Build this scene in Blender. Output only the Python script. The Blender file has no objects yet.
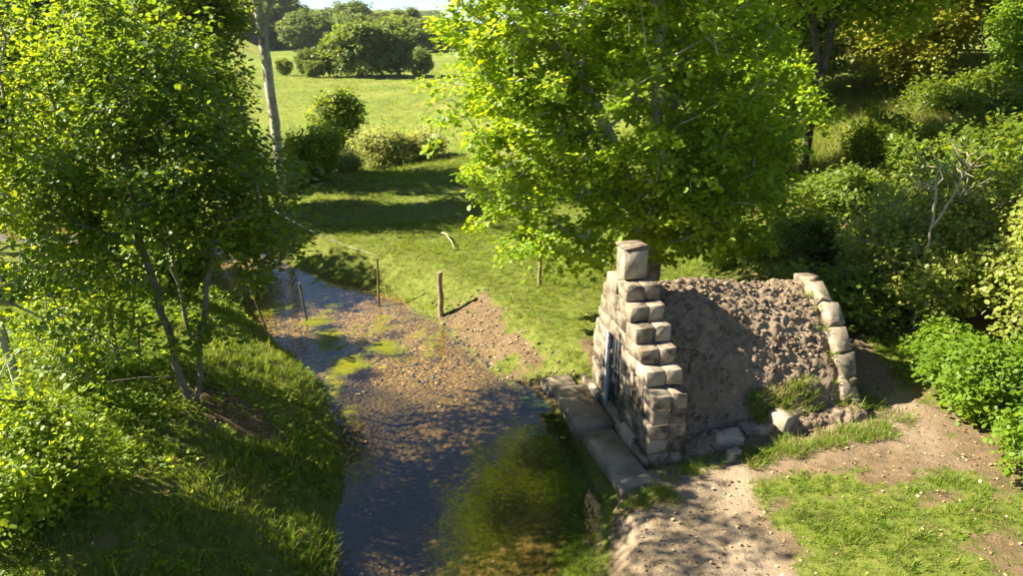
import bpy, math, random
import numpy as np

# ------------------------------------------------------------------ camera, sky, sun, exposure
scene = bpy.context.scene
COL = scene.collection
PITCH = math.atan(243 / 700)
cam_d = bpy.data.cameras.new('camera'); cam = bpy.data.objects.new('camera', cam_d); COL.objects.link(cam)
cam.location = (0, 0, 5.6); cam.rotation_euler = (math.pi / 2 - PITCH, 0, 0)
cam_d.sensor_width = 36; cam_d.lens = 36 * 700 / 1023
cam_d.clip_start = 0.05; cam_d.clip_end = 3000
scene.camera = cam

SUN_EL = math.radians(39); SUN_AZ = math.radians(-88)          # azimuth from +Y, clockwise: the sun stands to the left
world = bpy.data.worlds.new('World'); scene.world = world; world.use_nodes = True
wn = world.node_tree.nodes; wl = world.node_tree.links; wn.clear()
sky = wn.new('ShaderNodeTexSky'); sky.sky_type = 'NISHITA'; sky.sun_disc = False
sky.sun_elevation = SUN_EL; sky.sun_rotation = SUN_AZ; sky.air_density = 0.6; sky.dust_density = 0.1; sky.ozone_density = 2.0
bg = wn.new('ShaderNodeBackground'); bg.inputs['Strength'].default_value = 0.054
wo = wn.new('ShaderNodeOutputWorld'); wl.new(sky.outputs[0], bg.inputs[0]); wl.new(bg.outputs[0], wo.inputs[0])

from mathutils import Vector
sun_d = bpy.data.lights.new('sun', 'SUN'); sun = bpy.data.objects.new('sun', sun_d); COL.objects.link(sun)
sun_d.energy = 5.0; sun_d.angle = math.radians(0.53); sun_d.color = (1.0, 0.91, 0.74)
SDIR = Vector((math.cos(SUN_EL) * math.sin(SUN_AZ), math.cos(SUN_EL) * math.cos(SUN_AZ), math.sin(SUN_EL)))
sun.rotation_euler = SDIR.to_track_quat('Z', 'Y').to_euler()

scene.view_settings.view_transform = 'Standard'; scene.view_settings.look = 'None'
scene.view_settings.exposure = 2.15; scene.view_settings.gamma = 1.0; scene.view_settings.use_curve_mapping = False
scene.render.engine = 'CYCLES'
cy = scene.cycles
cy.max_bounces = 8; cy.diffuse_bounces = 3; cy.glossy_bounces = 3; cy.transmission_bounces = 4; cy.transparent_max_bounces = 8
cy.use_denoising = True; cy.caustics_reflective = False; cy.caustics_refractive = False
cy.use_adaptive_sampling = True; cy.adaptive_threshold = 0.02; cy.sample_clamp_indirect = 6

RNG = np.random.default_rng(7)
random.seed(3)

# ------------------------------------------------------------------ noise
def _h(ix, iy, iz, seed):
    n = (ix.astype(np.int64) * 374761393 + iy.astype(np.int64) * 668265263 + iz.astype(np.int64) * 2147483647 + seed * 974711) & 0xffffffff
    n = ((n ^ (n >> 13)) * 1274126177) & 0xffffffff
    return ((n ^ (n >> 16)) & 0xffff) / 65535.0
def vn(x, y, z=None, seed=0):
    x = np.asarray(x, float); y = np.asarray(y, float); z = np.zeros_like(x) if z is None else np.asarray(z, float)
    ix, iy, iz = np.floor(x), np.floor(y), np.floor(z); fx, fy, fz = x - ix, y - iy, z - iz
    fx = fx*fx*(3-2*fx); fy = fy*fy*(3-2*fy); fz = fz*fz*(3-2*fz)
    def L(a, b, c): return _h(ix+a, iy+b, iz+c, seed)
    a = L(0,0,0)*(1-fx)+L(1,0,0)*fx; b = L(0,1,0)*(1-fx)+L(1,1,0)*fx
    c = L(0,0,1)*(1-fx)+L(1,0,1)*fx; d = L(0,1,1)*(1-fx)+L(1,1,1)*fx
    return ((a*(1-fy)+b*fy)*(1-fz)+(c*(1-fy)+d*fy)*fz)*2-1
def fbm(x, y, o=4, seed=0, z=None):
    s = 0; a = 1; t = 0
    for i in range(o):
        s = s + a*vn(np.asarray(x)*2**i, np.asarray(y)*2**i, None if z is None else np.asarray(z)*2**i, seed+i*17); t += a; a *= .5
    return s/t
def ss(a, b, x):
    t = np.clip((np.asarray(x, float)-a)/(b-a), 0, 1); return t*t*(3-2*t)

# ------------------------------------------------------------------ mesh helpers
def mesh(name, V, F, mat=None, smooth=False, attrs=None):
    """V (n,3); F (m,k) array or list of such arrays"""
    me = bpy.data.meshes.new(name)
    V = np.asarray(V, np.float32)
    Fs = F if isinstance(F, list) else [F]
    Fs = [np.asarray(f, np.int32) for f in Fs if len(f)]
    me.vertices.add(len(V)); me.vertices.foreach_set('co', V.ravel())
    nl = sum(f.size for f in Fs); npo = sum(len(f) for f in Fs)
    me.loops.add(nl); me.loops.foreach_set('vertex_index', np.concatenate([f.ravel() for f in Fs]))
    me.polygons.add(npo)
    tot = np.concatenate([np.full(len(f), f.shape[1], np.int32) for f in Fs])
    st = np.concatenate([[0], np.cumsum(tot)[:-1]]).astype(np.int32)
    me.polygons.foreach_set('loop_start', st); me.polygons.foreach_set('loop_total', tot)
    if smooth: me.polygons.foreach_set('use_smooth', np.ones(npo, bool))
    for k, a in (attrs or {}).items():
        at = me.attributes.new(k, 'FLOAT', 'POINT'); at.data.foreach_set('value', np.asarray(a, np.float32))
    me.update(calc_edges=True)
    if mat: me.materials.append(mat)
    return me
def link(name, me, parent=None, loc=None, rz=None):
    o = bpy.data.objects.new(name, me); COL.objects.link(o)
    if parent is not None: o.parent = parent
    if loc is not None: o.location = loc
    if rz is not None: o.rotation_euler = (0, 0, rz)
    return o
def tag(o, label=None, cat=None, group=None, kind=None):
    if label: o['label'] = label
    if cat: o['category'] = cat
    if group: o['group'] = group
    if kind: o['kind'] = kind
    return o
def thing(name, label, cat, loc=(0, 0, 0), group=None, rz=0):
    o = bpy.data.objects.new(name, None); COL.objects.link(o); o.location = loc; o.rotation_euler = (0, 0, rz)
    o.empty_display_size = .2
    return tag(o, label, cat, group)
def norm(a):
    return a/np.maximum(np.linalg.norm(a, axis=-1, keepdims=True), 1e-9)

# ------------------------------------------------------------------ materials
def newmat(name):
    m = bpy.data.materials.new(name); m.use_nodes = True; nt = m.node_tree; nt.nodes.clear()
    return m, nt, nt.nodes, nt.links
def nd(nt, t, **kw):
    n = nt.nodes.new(t)
    for k, v in kw.items():
        if k in n.inputs: n.inputs[k].default_value = v
        else: setattr(n, k, v)
    return n
def ramp(nt, fac, stops):
    r = nt.nodes.new('ShaderNodeValToRGB'); e = r.color_ramp.elements
    while len(e) < len(stops): e.new(.5)
    for el, (p, c) in zip(e, stops): el.position = p; el.color = (*c, 1)
    nt.links.new(fac, r.inputs[0]); return r.outputs[0]
def mixc(nt, fac, a, b, mode='MIX'):
    m = nt.nodes.new('ShaderNodeMix'); m.data_type = 'RGBA'; m.blend_type = mode
    for s, v in ((m.inputs[0], fac), (m.inputs[6], a), (m.inputs[7], b)):
        if hasattr(v, 'is_linked'): nt.links.new(v, s)
        elif isinstance(v, tuple): s.default_value = (*v, 1)
        else: s.default_value = v
    return m.outputs[2]
def mth(nt, op, a, b=None, c=None):
    m = nt.nodes.new('ShaderNodeMath'); m.operation = op
    for i, v in enumerate((a, b, c)):
        if v is None: continue
        if hasattr(v, 'is_linked'): nt.links.new(v, m.inputs[i])
        else: m.inputs[i].default_value = v
    return m.outputs[0]
def noise(nt, scale, detail=4, rough=.55, vec=None, dist=0):
    n = nt.nodes.new('ShaderNodeTexNoise'); n.inputs['Scale'].default_value = scale; n.inputs['Detail'].default_value = detail
    n.inputs['Roughness'].default_value = rough; n.inputs['Distortion'].default_value = dist
    if vec is not None: nt.links.new(vec, n.inputs['Vector'])
    return n.outputs['Fac']
def attr(nt, name):
    a = nt.nodes.new('ShaderNodeAttribute'); a.attribute_name = name; return a.outputs['Fac']
def pos(nt): return nt.nodes.new('ShaderNodeNewGeometry').outputs['Position']
def bump(nt, h, strength=.5, dist=.02):
    b = nt.nodes.new('ShaderNodeBump'); b.inputs['Strength'].default_value = strength; b.inputs['Distance'].default_value = dist
    nt.links.new(h, b.inputs['Height']); return b.outputs['Normal']
def finish(nt, shader):
    o = nt.nodes.new('ShaderNodeOutputMaterial'); nt.links.new(shader, o.inputs['Surface'])

def leaf_mat(name, dark, light, odd, trans, gloss=.35, tfac=.5):
    """dark/light: leaf faces by leaf; odd: the few off-colour leaves; trans: colour of light passing through"""
    m, nt, N, L = newmat(name)
    r = attr(nt, 'rnd'); r2 = attr(nt, 'tip')
    dark, light, odd, trans = [tuple(v*q for v, q in zip(c_, (1.55, 1.62, 1.1))) for c_ in (dark, light, odd, trans)]
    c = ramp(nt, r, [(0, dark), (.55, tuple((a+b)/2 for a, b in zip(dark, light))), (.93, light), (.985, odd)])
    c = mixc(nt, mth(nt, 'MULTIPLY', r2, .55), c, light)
    t = mixc(nt, .5, trans, c, 'MIX')
    t2 = mixc(nt, 1.0, t, (2.2, 2.0, 1.2), 'MULTIPLY')
    d = nd(nt, 'ShaderNodeBsdfPrincipled'); L.new(c, d.inputs['Base Color']); d.inputs['Roughness'].default_value = gloss+.1
    d.inputs['Specular IOR Level'].default_value = .35
    tr = nd(nt, 'ShaderNodeBsdfTranslucent'); L.new(t2, tr.inputs['Color'])
    mx = nd(nt, 'ShaderNodeMixShader'); mx.inputs[0].default_value = tfac
    L.new(d.outputs[0], mx.inputs[1]); L.new(tr.outputs[0], mx.inputs[2]); finish(nt, mx.outputs[0])
    return m
M = {}
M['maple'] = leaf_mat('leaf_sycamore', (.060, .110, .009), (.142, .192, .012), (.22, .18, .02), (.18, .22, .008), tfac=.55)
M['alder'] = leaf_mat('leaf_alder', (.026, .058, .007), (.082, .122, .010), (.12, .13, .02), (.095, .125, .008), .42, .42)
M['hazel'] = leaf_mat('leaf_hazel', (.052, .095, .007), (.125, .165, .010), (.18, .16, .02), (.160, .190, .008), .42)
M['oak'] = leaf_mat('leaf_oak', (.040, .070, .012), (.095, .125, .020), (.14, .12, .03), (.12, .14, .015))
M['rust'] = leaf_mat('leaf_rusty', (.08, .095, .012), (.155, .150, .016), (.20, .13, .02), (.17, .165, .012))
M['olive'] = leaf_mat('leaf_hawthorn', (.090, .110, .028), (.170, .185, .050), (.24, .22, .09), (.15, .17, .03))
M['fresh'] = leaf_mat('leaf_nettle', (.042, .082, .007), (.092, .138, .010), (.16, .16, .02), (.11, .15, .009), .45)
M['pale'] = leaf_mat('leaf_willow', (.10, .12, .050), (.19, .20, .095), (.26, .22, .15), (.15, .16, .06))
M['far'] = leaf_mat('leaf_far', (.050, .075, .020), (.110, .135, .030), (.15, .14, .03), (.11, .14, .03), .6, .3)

def blade_mat(name, a, b, dry, dryamt=.12):
    m, nt, N, L = newmat(name)
    oi = nt.nodes.new('ShaderNodeObjectInfo').outputs['Random']
    n = noise(nt, .55, 3, .6, pos(nt)); n2 = noise(nt, 4.0, 2, .5, pos(nt))
    f = mth(nt, 'ADD', mth(nt, 'MULTIPLY', oi, .45), mth(nt, 'MULTIPLY', n, .6))
    c = ramp(nt, f, [(.25, a), (.75, b)])
    fd = mth(nt, 'GREATER_THAN', mth(nt, 'ADD', attr(nt, 'rnd'), mth(nt, 'MULTIPLY', n2, .15)), 1.07-dryamt)
    c = mixc(nt, fd, c, dry)
    c = mixc(nt, mth(nt, 'MULTIPLY', attr(nt, 'tip'), .35), c, b)
    d = nd(nt, 'ShaderNodeBsdfPrincipled', Roughness=.55); L.new(c, d.inputs['Base Color']); d.inputs['Specular IOR Level'].default_value = .3
    t = mixc(nt, 1.0, c, (1.9, 1.8, 1.2), 'MULTIPLY')
    tr = nd(nt, 'ShaderNodeBsdfTranslucent'); L.new(t, tr.inputs['Color'])
    mx = nd(nt, 'ShaderNodeMixShader'); mx.inputs[0].default_value = .4
    L.new(d.outputs[0], mx.inputs[1]); L.new(tr.outputs[0], mx.inputs[2]); finish(nt, mx.outputs[0]); return m
M['grass'] = blade_mat('grass_blade', (.095, .155, .009), (.190, .255, .016), (.24, .20, .08))
M['lawn'] = blade_mat('grass_blade_lush', (.085, .150, .010), (.155, .225, .018), (.22, .20, .07), .08)
M['drygrass'] = blade_mat('grass_blade_dry', (.13, .15, .035), (.20, .20, .05), (.32, .26, .12), .3)
M['weed'] = blade_mat('waterweed', (.20, .23, .010), (.32, .34, .016), (.30, .24, .05), .06)

def solid(name, stops, scale=6, rough=.85, bumps=((30, .4, .01),), detail=6, spec=.3, objrand=0., warm=None, stain=None):
    m, nt, N, L = newmat(name)
    tc = nt.nodes.new('ShaderNodeTexCoord').outputs['Object']
    oi = nt.nodes.new('ShaderNodeObjectInfo').outputs['Random']
    off = nd(nt, 'ShaderNodeVectorMath'); off.operation = 'ADD'; L.new(tc, off.inputs[0])
    cb = nd(nt, 'ShaderNodeCombineXYZ'); L.new(mth(nt, 'MULTIPLY', oi, 57.), cb.inputs[0]); L.new(cb.outputs[0], off.inputs[1])
    v = off.outputs[0]
    f = noise(nt, scale, detail, .62, v)
    if objrand: f = mth(nt, 'ADD', f, mth(nt, 'MULTIPLY', mth(nt, 'SUBTRACT', oi, .5), objrand))
    c = ramp(nt, f, stops)
    if warm: c = mixc(nt, mth(nt, 'MULTIPLY', ss_node(nt, noise(nt, warm[1], 4, .6, v), warm[2], warm[2]+.12), warm[3]), c, warm[0])
    if stain:
        sp = ss_node(nt, noise(nt, stain[0], 7, .68, pos(nt), .5), stain[1], stain[1]+.16)
        c = mixc(nt, mth(nt, 'MULTIPLY', sp, stain[3]), c, stain[2])
        lich = ss_node(nt, noise(nt, 26, 5, .7, v), .60, .68); c = mixc(nt, mth(nt, 'MULTIPLY', lich, .6), c, (.42, .38, .30))
        pit = ss_node(nt, noise(nt, 38, 4, .7, v), .62, .70); c = mixc(nt, mth(nt, 'MULTIPLY', pit, .7), c, (.05, .04, .03))
    d = nd(nt, 'ShaderNodeBsdfPrincipled', Roughness=rough); L.new(c, d.inputs['Base Color']); d.inputs['Specular IOR Level'].default_value = spec
    h = None
    for s, a, dist in bumps:
        n = mth(nt, 'MULTIPLY', noise(nt, s, 5, .6, v), a); h = n if h is None else mth(nt, 'ADD', h, n)
    if h is not None: L.new(bump(nt, h, 1.0, bumps[0][2]), d.inputs['Normal'])
    finish(nt, d.outputs[0]); return m
def ss_node(nt, v, a, b):
    m = nt.nodes.new('ShaderNodeMapRange'); m.interpolation_type = 'SMOOTHSTEP'
    nt.links.new(v, m.inputs[0]); m.inputs[1].default_value = a; m.inputs[2].default_value = b; return m.outputs[0]

M['stone'] = solid('limestone', [(.30, (.07, .054, .036)), (.43, (.17, .134, .09)), (.58, (.265, .213, .15)), (.78, (.35, .29, .21))], 5, .9,
                   ((16, .45, .016), (75, .5, .016)), 8, .2, .30, ((.10, .10, .03), 3.0, .60, .5), (2.6, .47, (.040, .033, .024), .85))
M['stone_pale'] = solid('pale_limestone', [(.28, (.11, .086, .058)), (.45, (.25, .200, .138)), (.75, (.39, .325, .235))], 6, .9,
                   ((16, .45, .016), (75, .5, .016)), 8, .2, .30, ((.13, .12, .04), 3.5, .64, .45), (3.0, .51, (.048, .039, .027), .85))
M['mortar'] = solid('mortar', [(.3, (.06, .05, .04)), (.7, (.18, .15, .11))], 12, .95, ((40, .6, .01),))
M['slab'] = solid('slab_stone', [(.28, (.09, .072, .05)), (.5, (.18, .148, .105)), (.75, (.27, .225, .165))], 3.5, .85,
                  ((9, .7, .015), (70, .3, .02)), 8, .25, .15, ((.10, .11, .02), 2.5, .60, .6))
M['bark'] = solid('bark_grey', [(.3, (.07, .06, .045)), (.6, (.16, .14, .105)), (.8, (.24, .22, .17))], 5, .9, ((22, .8, .02), (70, .4, .02)))
M['bark_pale'] = solid('bark_pale', [(.3, (.15, .13, .10)), (.5, (.36, .33, .27)), (.75, (.55, .52, .45))], 4, .85, ((18, .6, .02), (60, .4, .02)))
M['bark_dead'] = solid('bark_dead', [(.3, (.18, .16, .10)), (.6, (.34, .30, .19)), (.8, (.45, .40, .28))], 8, .9, ((40, .5, .01),))
M['bark_dark'] = solid('bark_dark', [(.3, (.035, .03, .022)), (.7, (.11, .09, .065))], 6, .95, ((25, .8, .02),))
M['wood'] = solid('weathered_wood', [(.3, (.11, .085, .05)), (.6, (.25, .20, .12)), (.8, (.34, .29, .19))], 9, .85, ((30, .6, .008),))
M['wood_dark'] = solid('damp_wood', [(.3, (.06, .045, .025)), (.7, (.17, .13, .075))], 9, .85, ((30, .6, .008),))
M['iron'] = solid('dark_iron', [(.3, (.010, .011, .014)), (.6, (.035, .037, .042)), (.8, (.09, .075, .055))], 8, .55, ((40, .3, .004),), 6, .5)
M['limewash'] = solid('flaking_limewash', [(.32, (.16, .13, .09)), (.42, (.46, .46, .44)), (.8, (.60, .62, .62))], 7, .8, ((25, .5, .008),))
M['pebble'] = solid('pebbles', [(.2, (.045, .032, .017)), (.5, (.125, .09, .05)), (.8, (.26, .20, .125))], 3, .6, ((30, .4, .01),), 4, .4, 1.1)
M['clod'] = solid('soil_clods', [(.25, (.11, .078, .049)), (.5, (.195, .146, .097)), (.8, (.29, .23, .162))], 4, .95, ((25, .6, .015),), 5, .1, .5)
M['litter'] = solid('dead_leaves', [(.2, (.10, .06, .025)), (.5, (.26, .18, .08)), (.8, (.42, .34, .19))], 3, .8, (), 3, .2, .9)
M['wire'] = solid('galvanised_wire', [(.3, (.35, .34, .31)), (.7, (.5, .49, .45))], 10, .5, (), 3, .5)

# ground: several covers blended by point attributes
def ground_mat():
    m, nt, N, L = newmat('ground_cover')
    p = pos(nt)
    n1 = noise(nt, 1.3, 6, .6, p); n2 = noise(nt, 9, 6, .65, p); n3 = noise(nt, 45, 4, .6, p); nb = noise(nt, .12, 4, .55, p)
    turf = ramp(nt, n2, [(.25, (.050, .066, .011)), (.5, (.098, .120, .018)), (.75, (.155, .155, .036))])
    far = ramp(nt, mth(nt, 'ADD', mth(nt, 'MULTIPLY', n1, .35), mth(nt, 'MULTIPLY', nb, .65)), [(.30, (.080, .115, .014)), (.5, (.130, .165, .020)), (.68, (.200, .195, .045))])
    turf = mixc(nt, attr(nt, 'far'), turf, far)
    soil = ramp(nt, mth(nt, 'ADD', mth(nt, 'MULTIPLY', n2, .6), mth(nt, 'MULTIPLY', n3, .4)), [(.25, (.045, .030, .015)), (.5, (.115, .078, .041)), (.75, (.205, .148, .086))])
    dust = ramp(nt, mth(nt, 'ADD', mth(nt, 'MULTIPLY', n1, .5), mth(nt, 'MULTIPLY', n3, .5)), [(.3, (.15, .108, .066)), (.5, (.235, .178, .115)), (.7, (.32, .255, .18))])
    soil = mixc(nt, attr(nt, 'dust'), soil, dust)
    # stream bed: gravel cells with green algae, and silt darkened to paint in the shade
    vo = nt.nodes.new('ShaderNodeTexVoronoi'); vo.inputs['Scale'].default_value = 15; L.new(p, vo.inputs['Vector'])
    vo2 = nt.nodes.new('ShaderNodeTexVoronoi'); vo2.inputs['Scale'].default_value = 34; L.new(p, vo2.inputs['Vector'])
    sx = nt.nodes.new('ShaderNodeSeparateColor'); L.new(vo.outputs['Color'], sx.inputs[0])
    sx2 = nt.nodes.new('ShaderNodeSeparateColor'); L.new(vo2.outputs['Color'], sx2.inputs[0])
    gcell = mth(nt, 'ADD', mth(nt, 'MULTIPLY', sx.outputs[0], .45), mth(nt, 'MULTIPLY', sx2.outputs[0], .55))
    gravel = ramp(nt, gcell, [(.1, (.065, .034, .008)), (.45, (.175, .102, .030)), (.8, (.28, .172, .060)), (.97, (.42, .31, .16))])
    silt_shade = ramp(nt, n1, [(.35, (.020, .014, .006)), (.65, (.080, .050, .015))])
    bed = mixc(nt, mth(nt, 'MULTIPLY', attr(nt, 'silt_shade'), .8), gravel, silt_shade)
    alg = ramp(nt, n2, [(.3, (.020, .030, .004)), (.7, (.080, .105, .008))])
    bed = mixc(nt, ss_node(nt, mth(nt, 'ADD', attr(nt, 'moss'), mth(nt, 'MULTIPLY', mth(nt, 'SUBTRACT', n2, .5), 1.3)), .35, .7), bed, alg)
    dm = ss_node(nt, mth(nt, 'ADD', attr(nt, 'dirt'), mth(nt, 'MULTIPLY', mth(nt, 'SUBTRACT', n2, .5), .9)), .35, .65)
    c = mixc(nt, dm, turf, soil); c = mixc(nt, attr(nt, 'bed'), c, bed)
    d = nd(nt, 'ShaderNodeBsdfPrincipled', Roughness=.95); L.new(c, d.inputs['Base Color']); d.inputs['Specular IOR Level'].default_value = .15
    h = mth(nt, 'ADD', mth(nt, 'ADD', n2, mth(nt, 'MULTIPLY', n3, .5)), mth(nt, 'MULTIPLY', mth(nt, 'MULTIPLY', vo.outputs['Distance'], -1.2), attr(nt, 'bed')))
    L.new(bump(nt, h, .9, .035), d.inputs['Normal'])
    finish(nt, d.outputs[0]); return m
M['ground'] = ground_mat()

def mound_mat():
    m, nt, N, L = newmat('dry_earth')
    p = pos(nt)
    n1 = noise(nt, 2.2, 5, .6, p); n2 = noise(nt, 14, 6, .65, p); n3 = noise(nt, 60, 4, .6, p)
    c = ramp(nt, mth(nt, 'ADD', mth(nt, 'MULTIPLY', n1, .45), mth(nt, 'MULTIPLY', n2, .55)), [(.28, (.125, .088, .054)), (.5, (.215, .160, .105)), (.72, (.31, .245, .172))])
    d = nd(nt, 'ShaderNodeBsdfPrincipled', Roughness=.97); L.new(c, d.inputs['Base Color']); d.inputs['Specular IOR Level'].default_value = .1
    L.new(bump(nt, mth(nt, 'ADD', n2, mth(nt, 'MULTIPLY', n3, .6)), 1., .03), d.inputs['Normal'])
    finish(nt, d.outputs[0]); return m
M['mound'] = mound_mat()

def water_mat():
    m, nt, N, L = newmat('clear_water')
    p = pos(nt)
    mp = nd(nt, 'ShaderNodeMapping'); mp.inputs['Rotation'].default_value = (0, 0, .45); mp.inputs['Scale'].default_value = (1.0, .6, 1); L.new(p, mp.inputs[0])
    h = mth(nt, 'ADD', noise(nt, 5.5, 3, .55, mp.outputs[0], .6), mth(nt, 'MULTIPLY', noise(nt, 17, 2, .5, mp.outputs[0], .4), .45))
    nrm = bump(nt, h, .11, .05)
    lw = nd(nt, 'ShaderNodeLayerWeight', Blend=.5); L.new(nrm, lw.inputs['Normal'])
    fr = mth(nt, 'ADD', mth(nt, 'MULTIPLY', mth(nt, 'POWER', lw.outputs['Facing'], 5.0), .70), .085)
    tr = nd(nt, 'ShaderNodeBsdfTransparent'); tr.inputs['Color'].default_value = (.93, .94, .84, 1)
    gl = nd(nt, 'ShaderNodeBsdfGlossy'); gl.inputs['Roughness'].default_value = .03; L.new(nrm, gl.inputs['Normal'])
    mx = nd(nt, 'ShaderNodeMixShader'); L.new(fr, mx.inputs[0]); L.new(tr.outputs[0], mx.inputs[1]); L.new(gl.outputs[0], mx.inputs[2])
    finish(nt, mx.outputs[0]); return m
M['water'] = water_mat()

# ------------------------------------------------------------------ terrain
LEFT = np.array([(-1.9,-40),(-1.85,2),(-1.9,5.2),(-1.95,6.3),(-2.28,8.15),(-2.65,9.46),(-3.26,10.97),(-4.31,12.46),(-5.44,13.74),(-6.57,15.6),(-7.9,17.3),(-10.5,18.6),(-16,19.6),(-30,20.5),(-60,23)], float)
RIGHT = np.array([(1.0,-40),(1.0,2),(1.0,5),(1.04,6.33),(1.15,7.71),(.98,9.2),(.62,10.45),(-.22,11.37),(-1.52,13.74),(-2.6,15.28),(-4.0,16.36),(-5.3,17.25),(-6.4,18.5),(-7.4,20.0),(-10,21.4),(-16,22.4),(-30,23.4),(-60,26)], float)
def edge_x(E, y): return np.interp(y, E[:, 1], E[:, 0])
def pdist(E, x, y):
    d = np.full(x.shape, 1e9)
    for (ax, ay), (bx, by) in zip(E[:-1], E[1:]):
        vx, vy = bx-ax, by-ay; t = np.clip(((x-ax)*vx+(y-ay)*vy)/(vx*vx+vy*vy), 0, 1)
        d = np.minimum(d, np.hypot(x-ax-t*vx, y-ay-t*vy))
    return d
def stream_coords(x, y):
    """signed distance outside the left and right water edges (negative in the water)"""
    wob = .16*fbm(x*1.1, y*1.1, 3, 5)
    dl = pdist(LEFT, x, y)*np.where(x < edge_x(LEFT, y), 1, -1)+wob
    dr = pdist(RIGHT, x, y)*np.where(x > edge_x(RIGHT, y), 1, -1)+wob
    return dl, dr
# spring house frame: s runs along the gable wall away from the camera, t into the mound
GA = math.radians(13.0)
EW = np.array((-math.sin(GA), math.cos(GA))); ET = np.array((math.cos(GA), math.sin(GA))); A0 = np.array((1.80, 7.90))
def to_st(x, y):
    return (x-A0[0])*EW[0]+(y-A0[1])*EW[1], (x-A0[0])*ET[0]+(y-A0[1])*ET[1]
def st(s, t): return A0+EW*s+ET*t

def height(x, y, fine=True):
    x = np.asarray(x, float); y = np.asarray(y, float)
    dl, dr = stream_coords(x, y)
    n = fbm(x*.35, y*.35, 3, 11); n2 = fbm(x*1.7, y*1.7, 3, 23)
    # right side
    near = ss(11.2, 10.0, y)
    past = .62*ss(-.05, 1.15, dr)+.012*np.maximum(dr-1, 0)+.10*n*ss(0, 3, dr)
    rise = .30*ss(2.0, 5.2, x)+.03*np.maximum(x-5, 0)
    wallside = .34*ss(-.05, .55, dr)+rise+.04*n
    hillv = (x-6.2)+(y-14)*.35
    hill = .20*np.log1p(np.exp(np.clip(hillv*1.3, -30, 30)))/1.3*(ss(60, 35, y)+(1-ss(60, 35, y))*ss(8, 26, x))
    hill = 7*np.tanh(hill/7)
    zr = past*(1-near)+wallside*near+rise*.35*(1-near)*ss(16, 11, y)+hill
    # left side: the steep grassy bank
    hl = 1.22*np.sin(np.clip((dl+.05)/2.3, 0, 1)*math.pi/2)**1.15+.07*np.maximum(dl-1.2, 0)+.16*n*ss(.2, 1.5, dl)
    hl = np.minimum(hl, 2.6)
    upl = ss(13.5, 17, y)
    hl2 = .7*ss(-.05, 1.4, dl)+.03*np.maximum(dl-1, 0)
    zl = hl*(1-upl)+hl2*upl
    mid = (edge_x(LEFT, y)+edge_x(RIGHT, y))/2
    w = np.minimum(-dl, -dr)                       # metres inside the water
    bed = -.05-.20*ss(0, 1.0, np.minimum(-dl, 9)*1.0)*ss(13, 9.5, y)*ss(2.2, .4, -dl)-.10*ss(.1, .9, w)
    bed = bed+.035*n2
    z = np.where(dl > 0, zl, np.where(dr > 0, zr, bed))
    zin = np.where((dl <= 0) & (dr <= 0), bed, z)
    z = zin
    # far field and hills
    z = z+.6*fbm(x*.06, y*.06, 3, 31)*ss(22, 45, y)
    z = z-.5*ss(26, 33, y)*ss(50, 38, y)*np.exp(-((x+8)/3.5)**2)          # hollow in the field
    z = z+.02*np.maximum(y-110, 0)*ss(100, 140, y)+3.5*ss(175, 300, y)*(1+.25*fbm(x*.008, y*.008, 2, 41))
    z = z+.22*n2*ss(17, 30, y)*.5+.07*fbm(x*.9, y*.9, 2, 45)*ss(.8, 2.0, dr)*ss(11.5, 13, y)
    if fine:
        g = ss(0, .3, np.maximum(dl, dr))
        z = z+(.035*fbm(x*4, y*4, 3, 51)+.02*fbm(x*11, y*11, 2, 57))*g*ss(40, 20, y)
        ero = eroded(x, y, dr)
        z = z+ero*(.07*fbm(x*3.1, y*3.1, 3, 61)-.05*np.abs(vn(x*7, y*7, None, 63)))
    return z
def eroded(x, y, dr):
    e = ss(-.1, .1, dr)*ss(1.05, .55, dr+.45*fbm(x*1.2, y*1.2, 2, 66))*ss(9.9, 10.5, y)*ss(15.4, 13.6, y)
    return e
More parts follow.
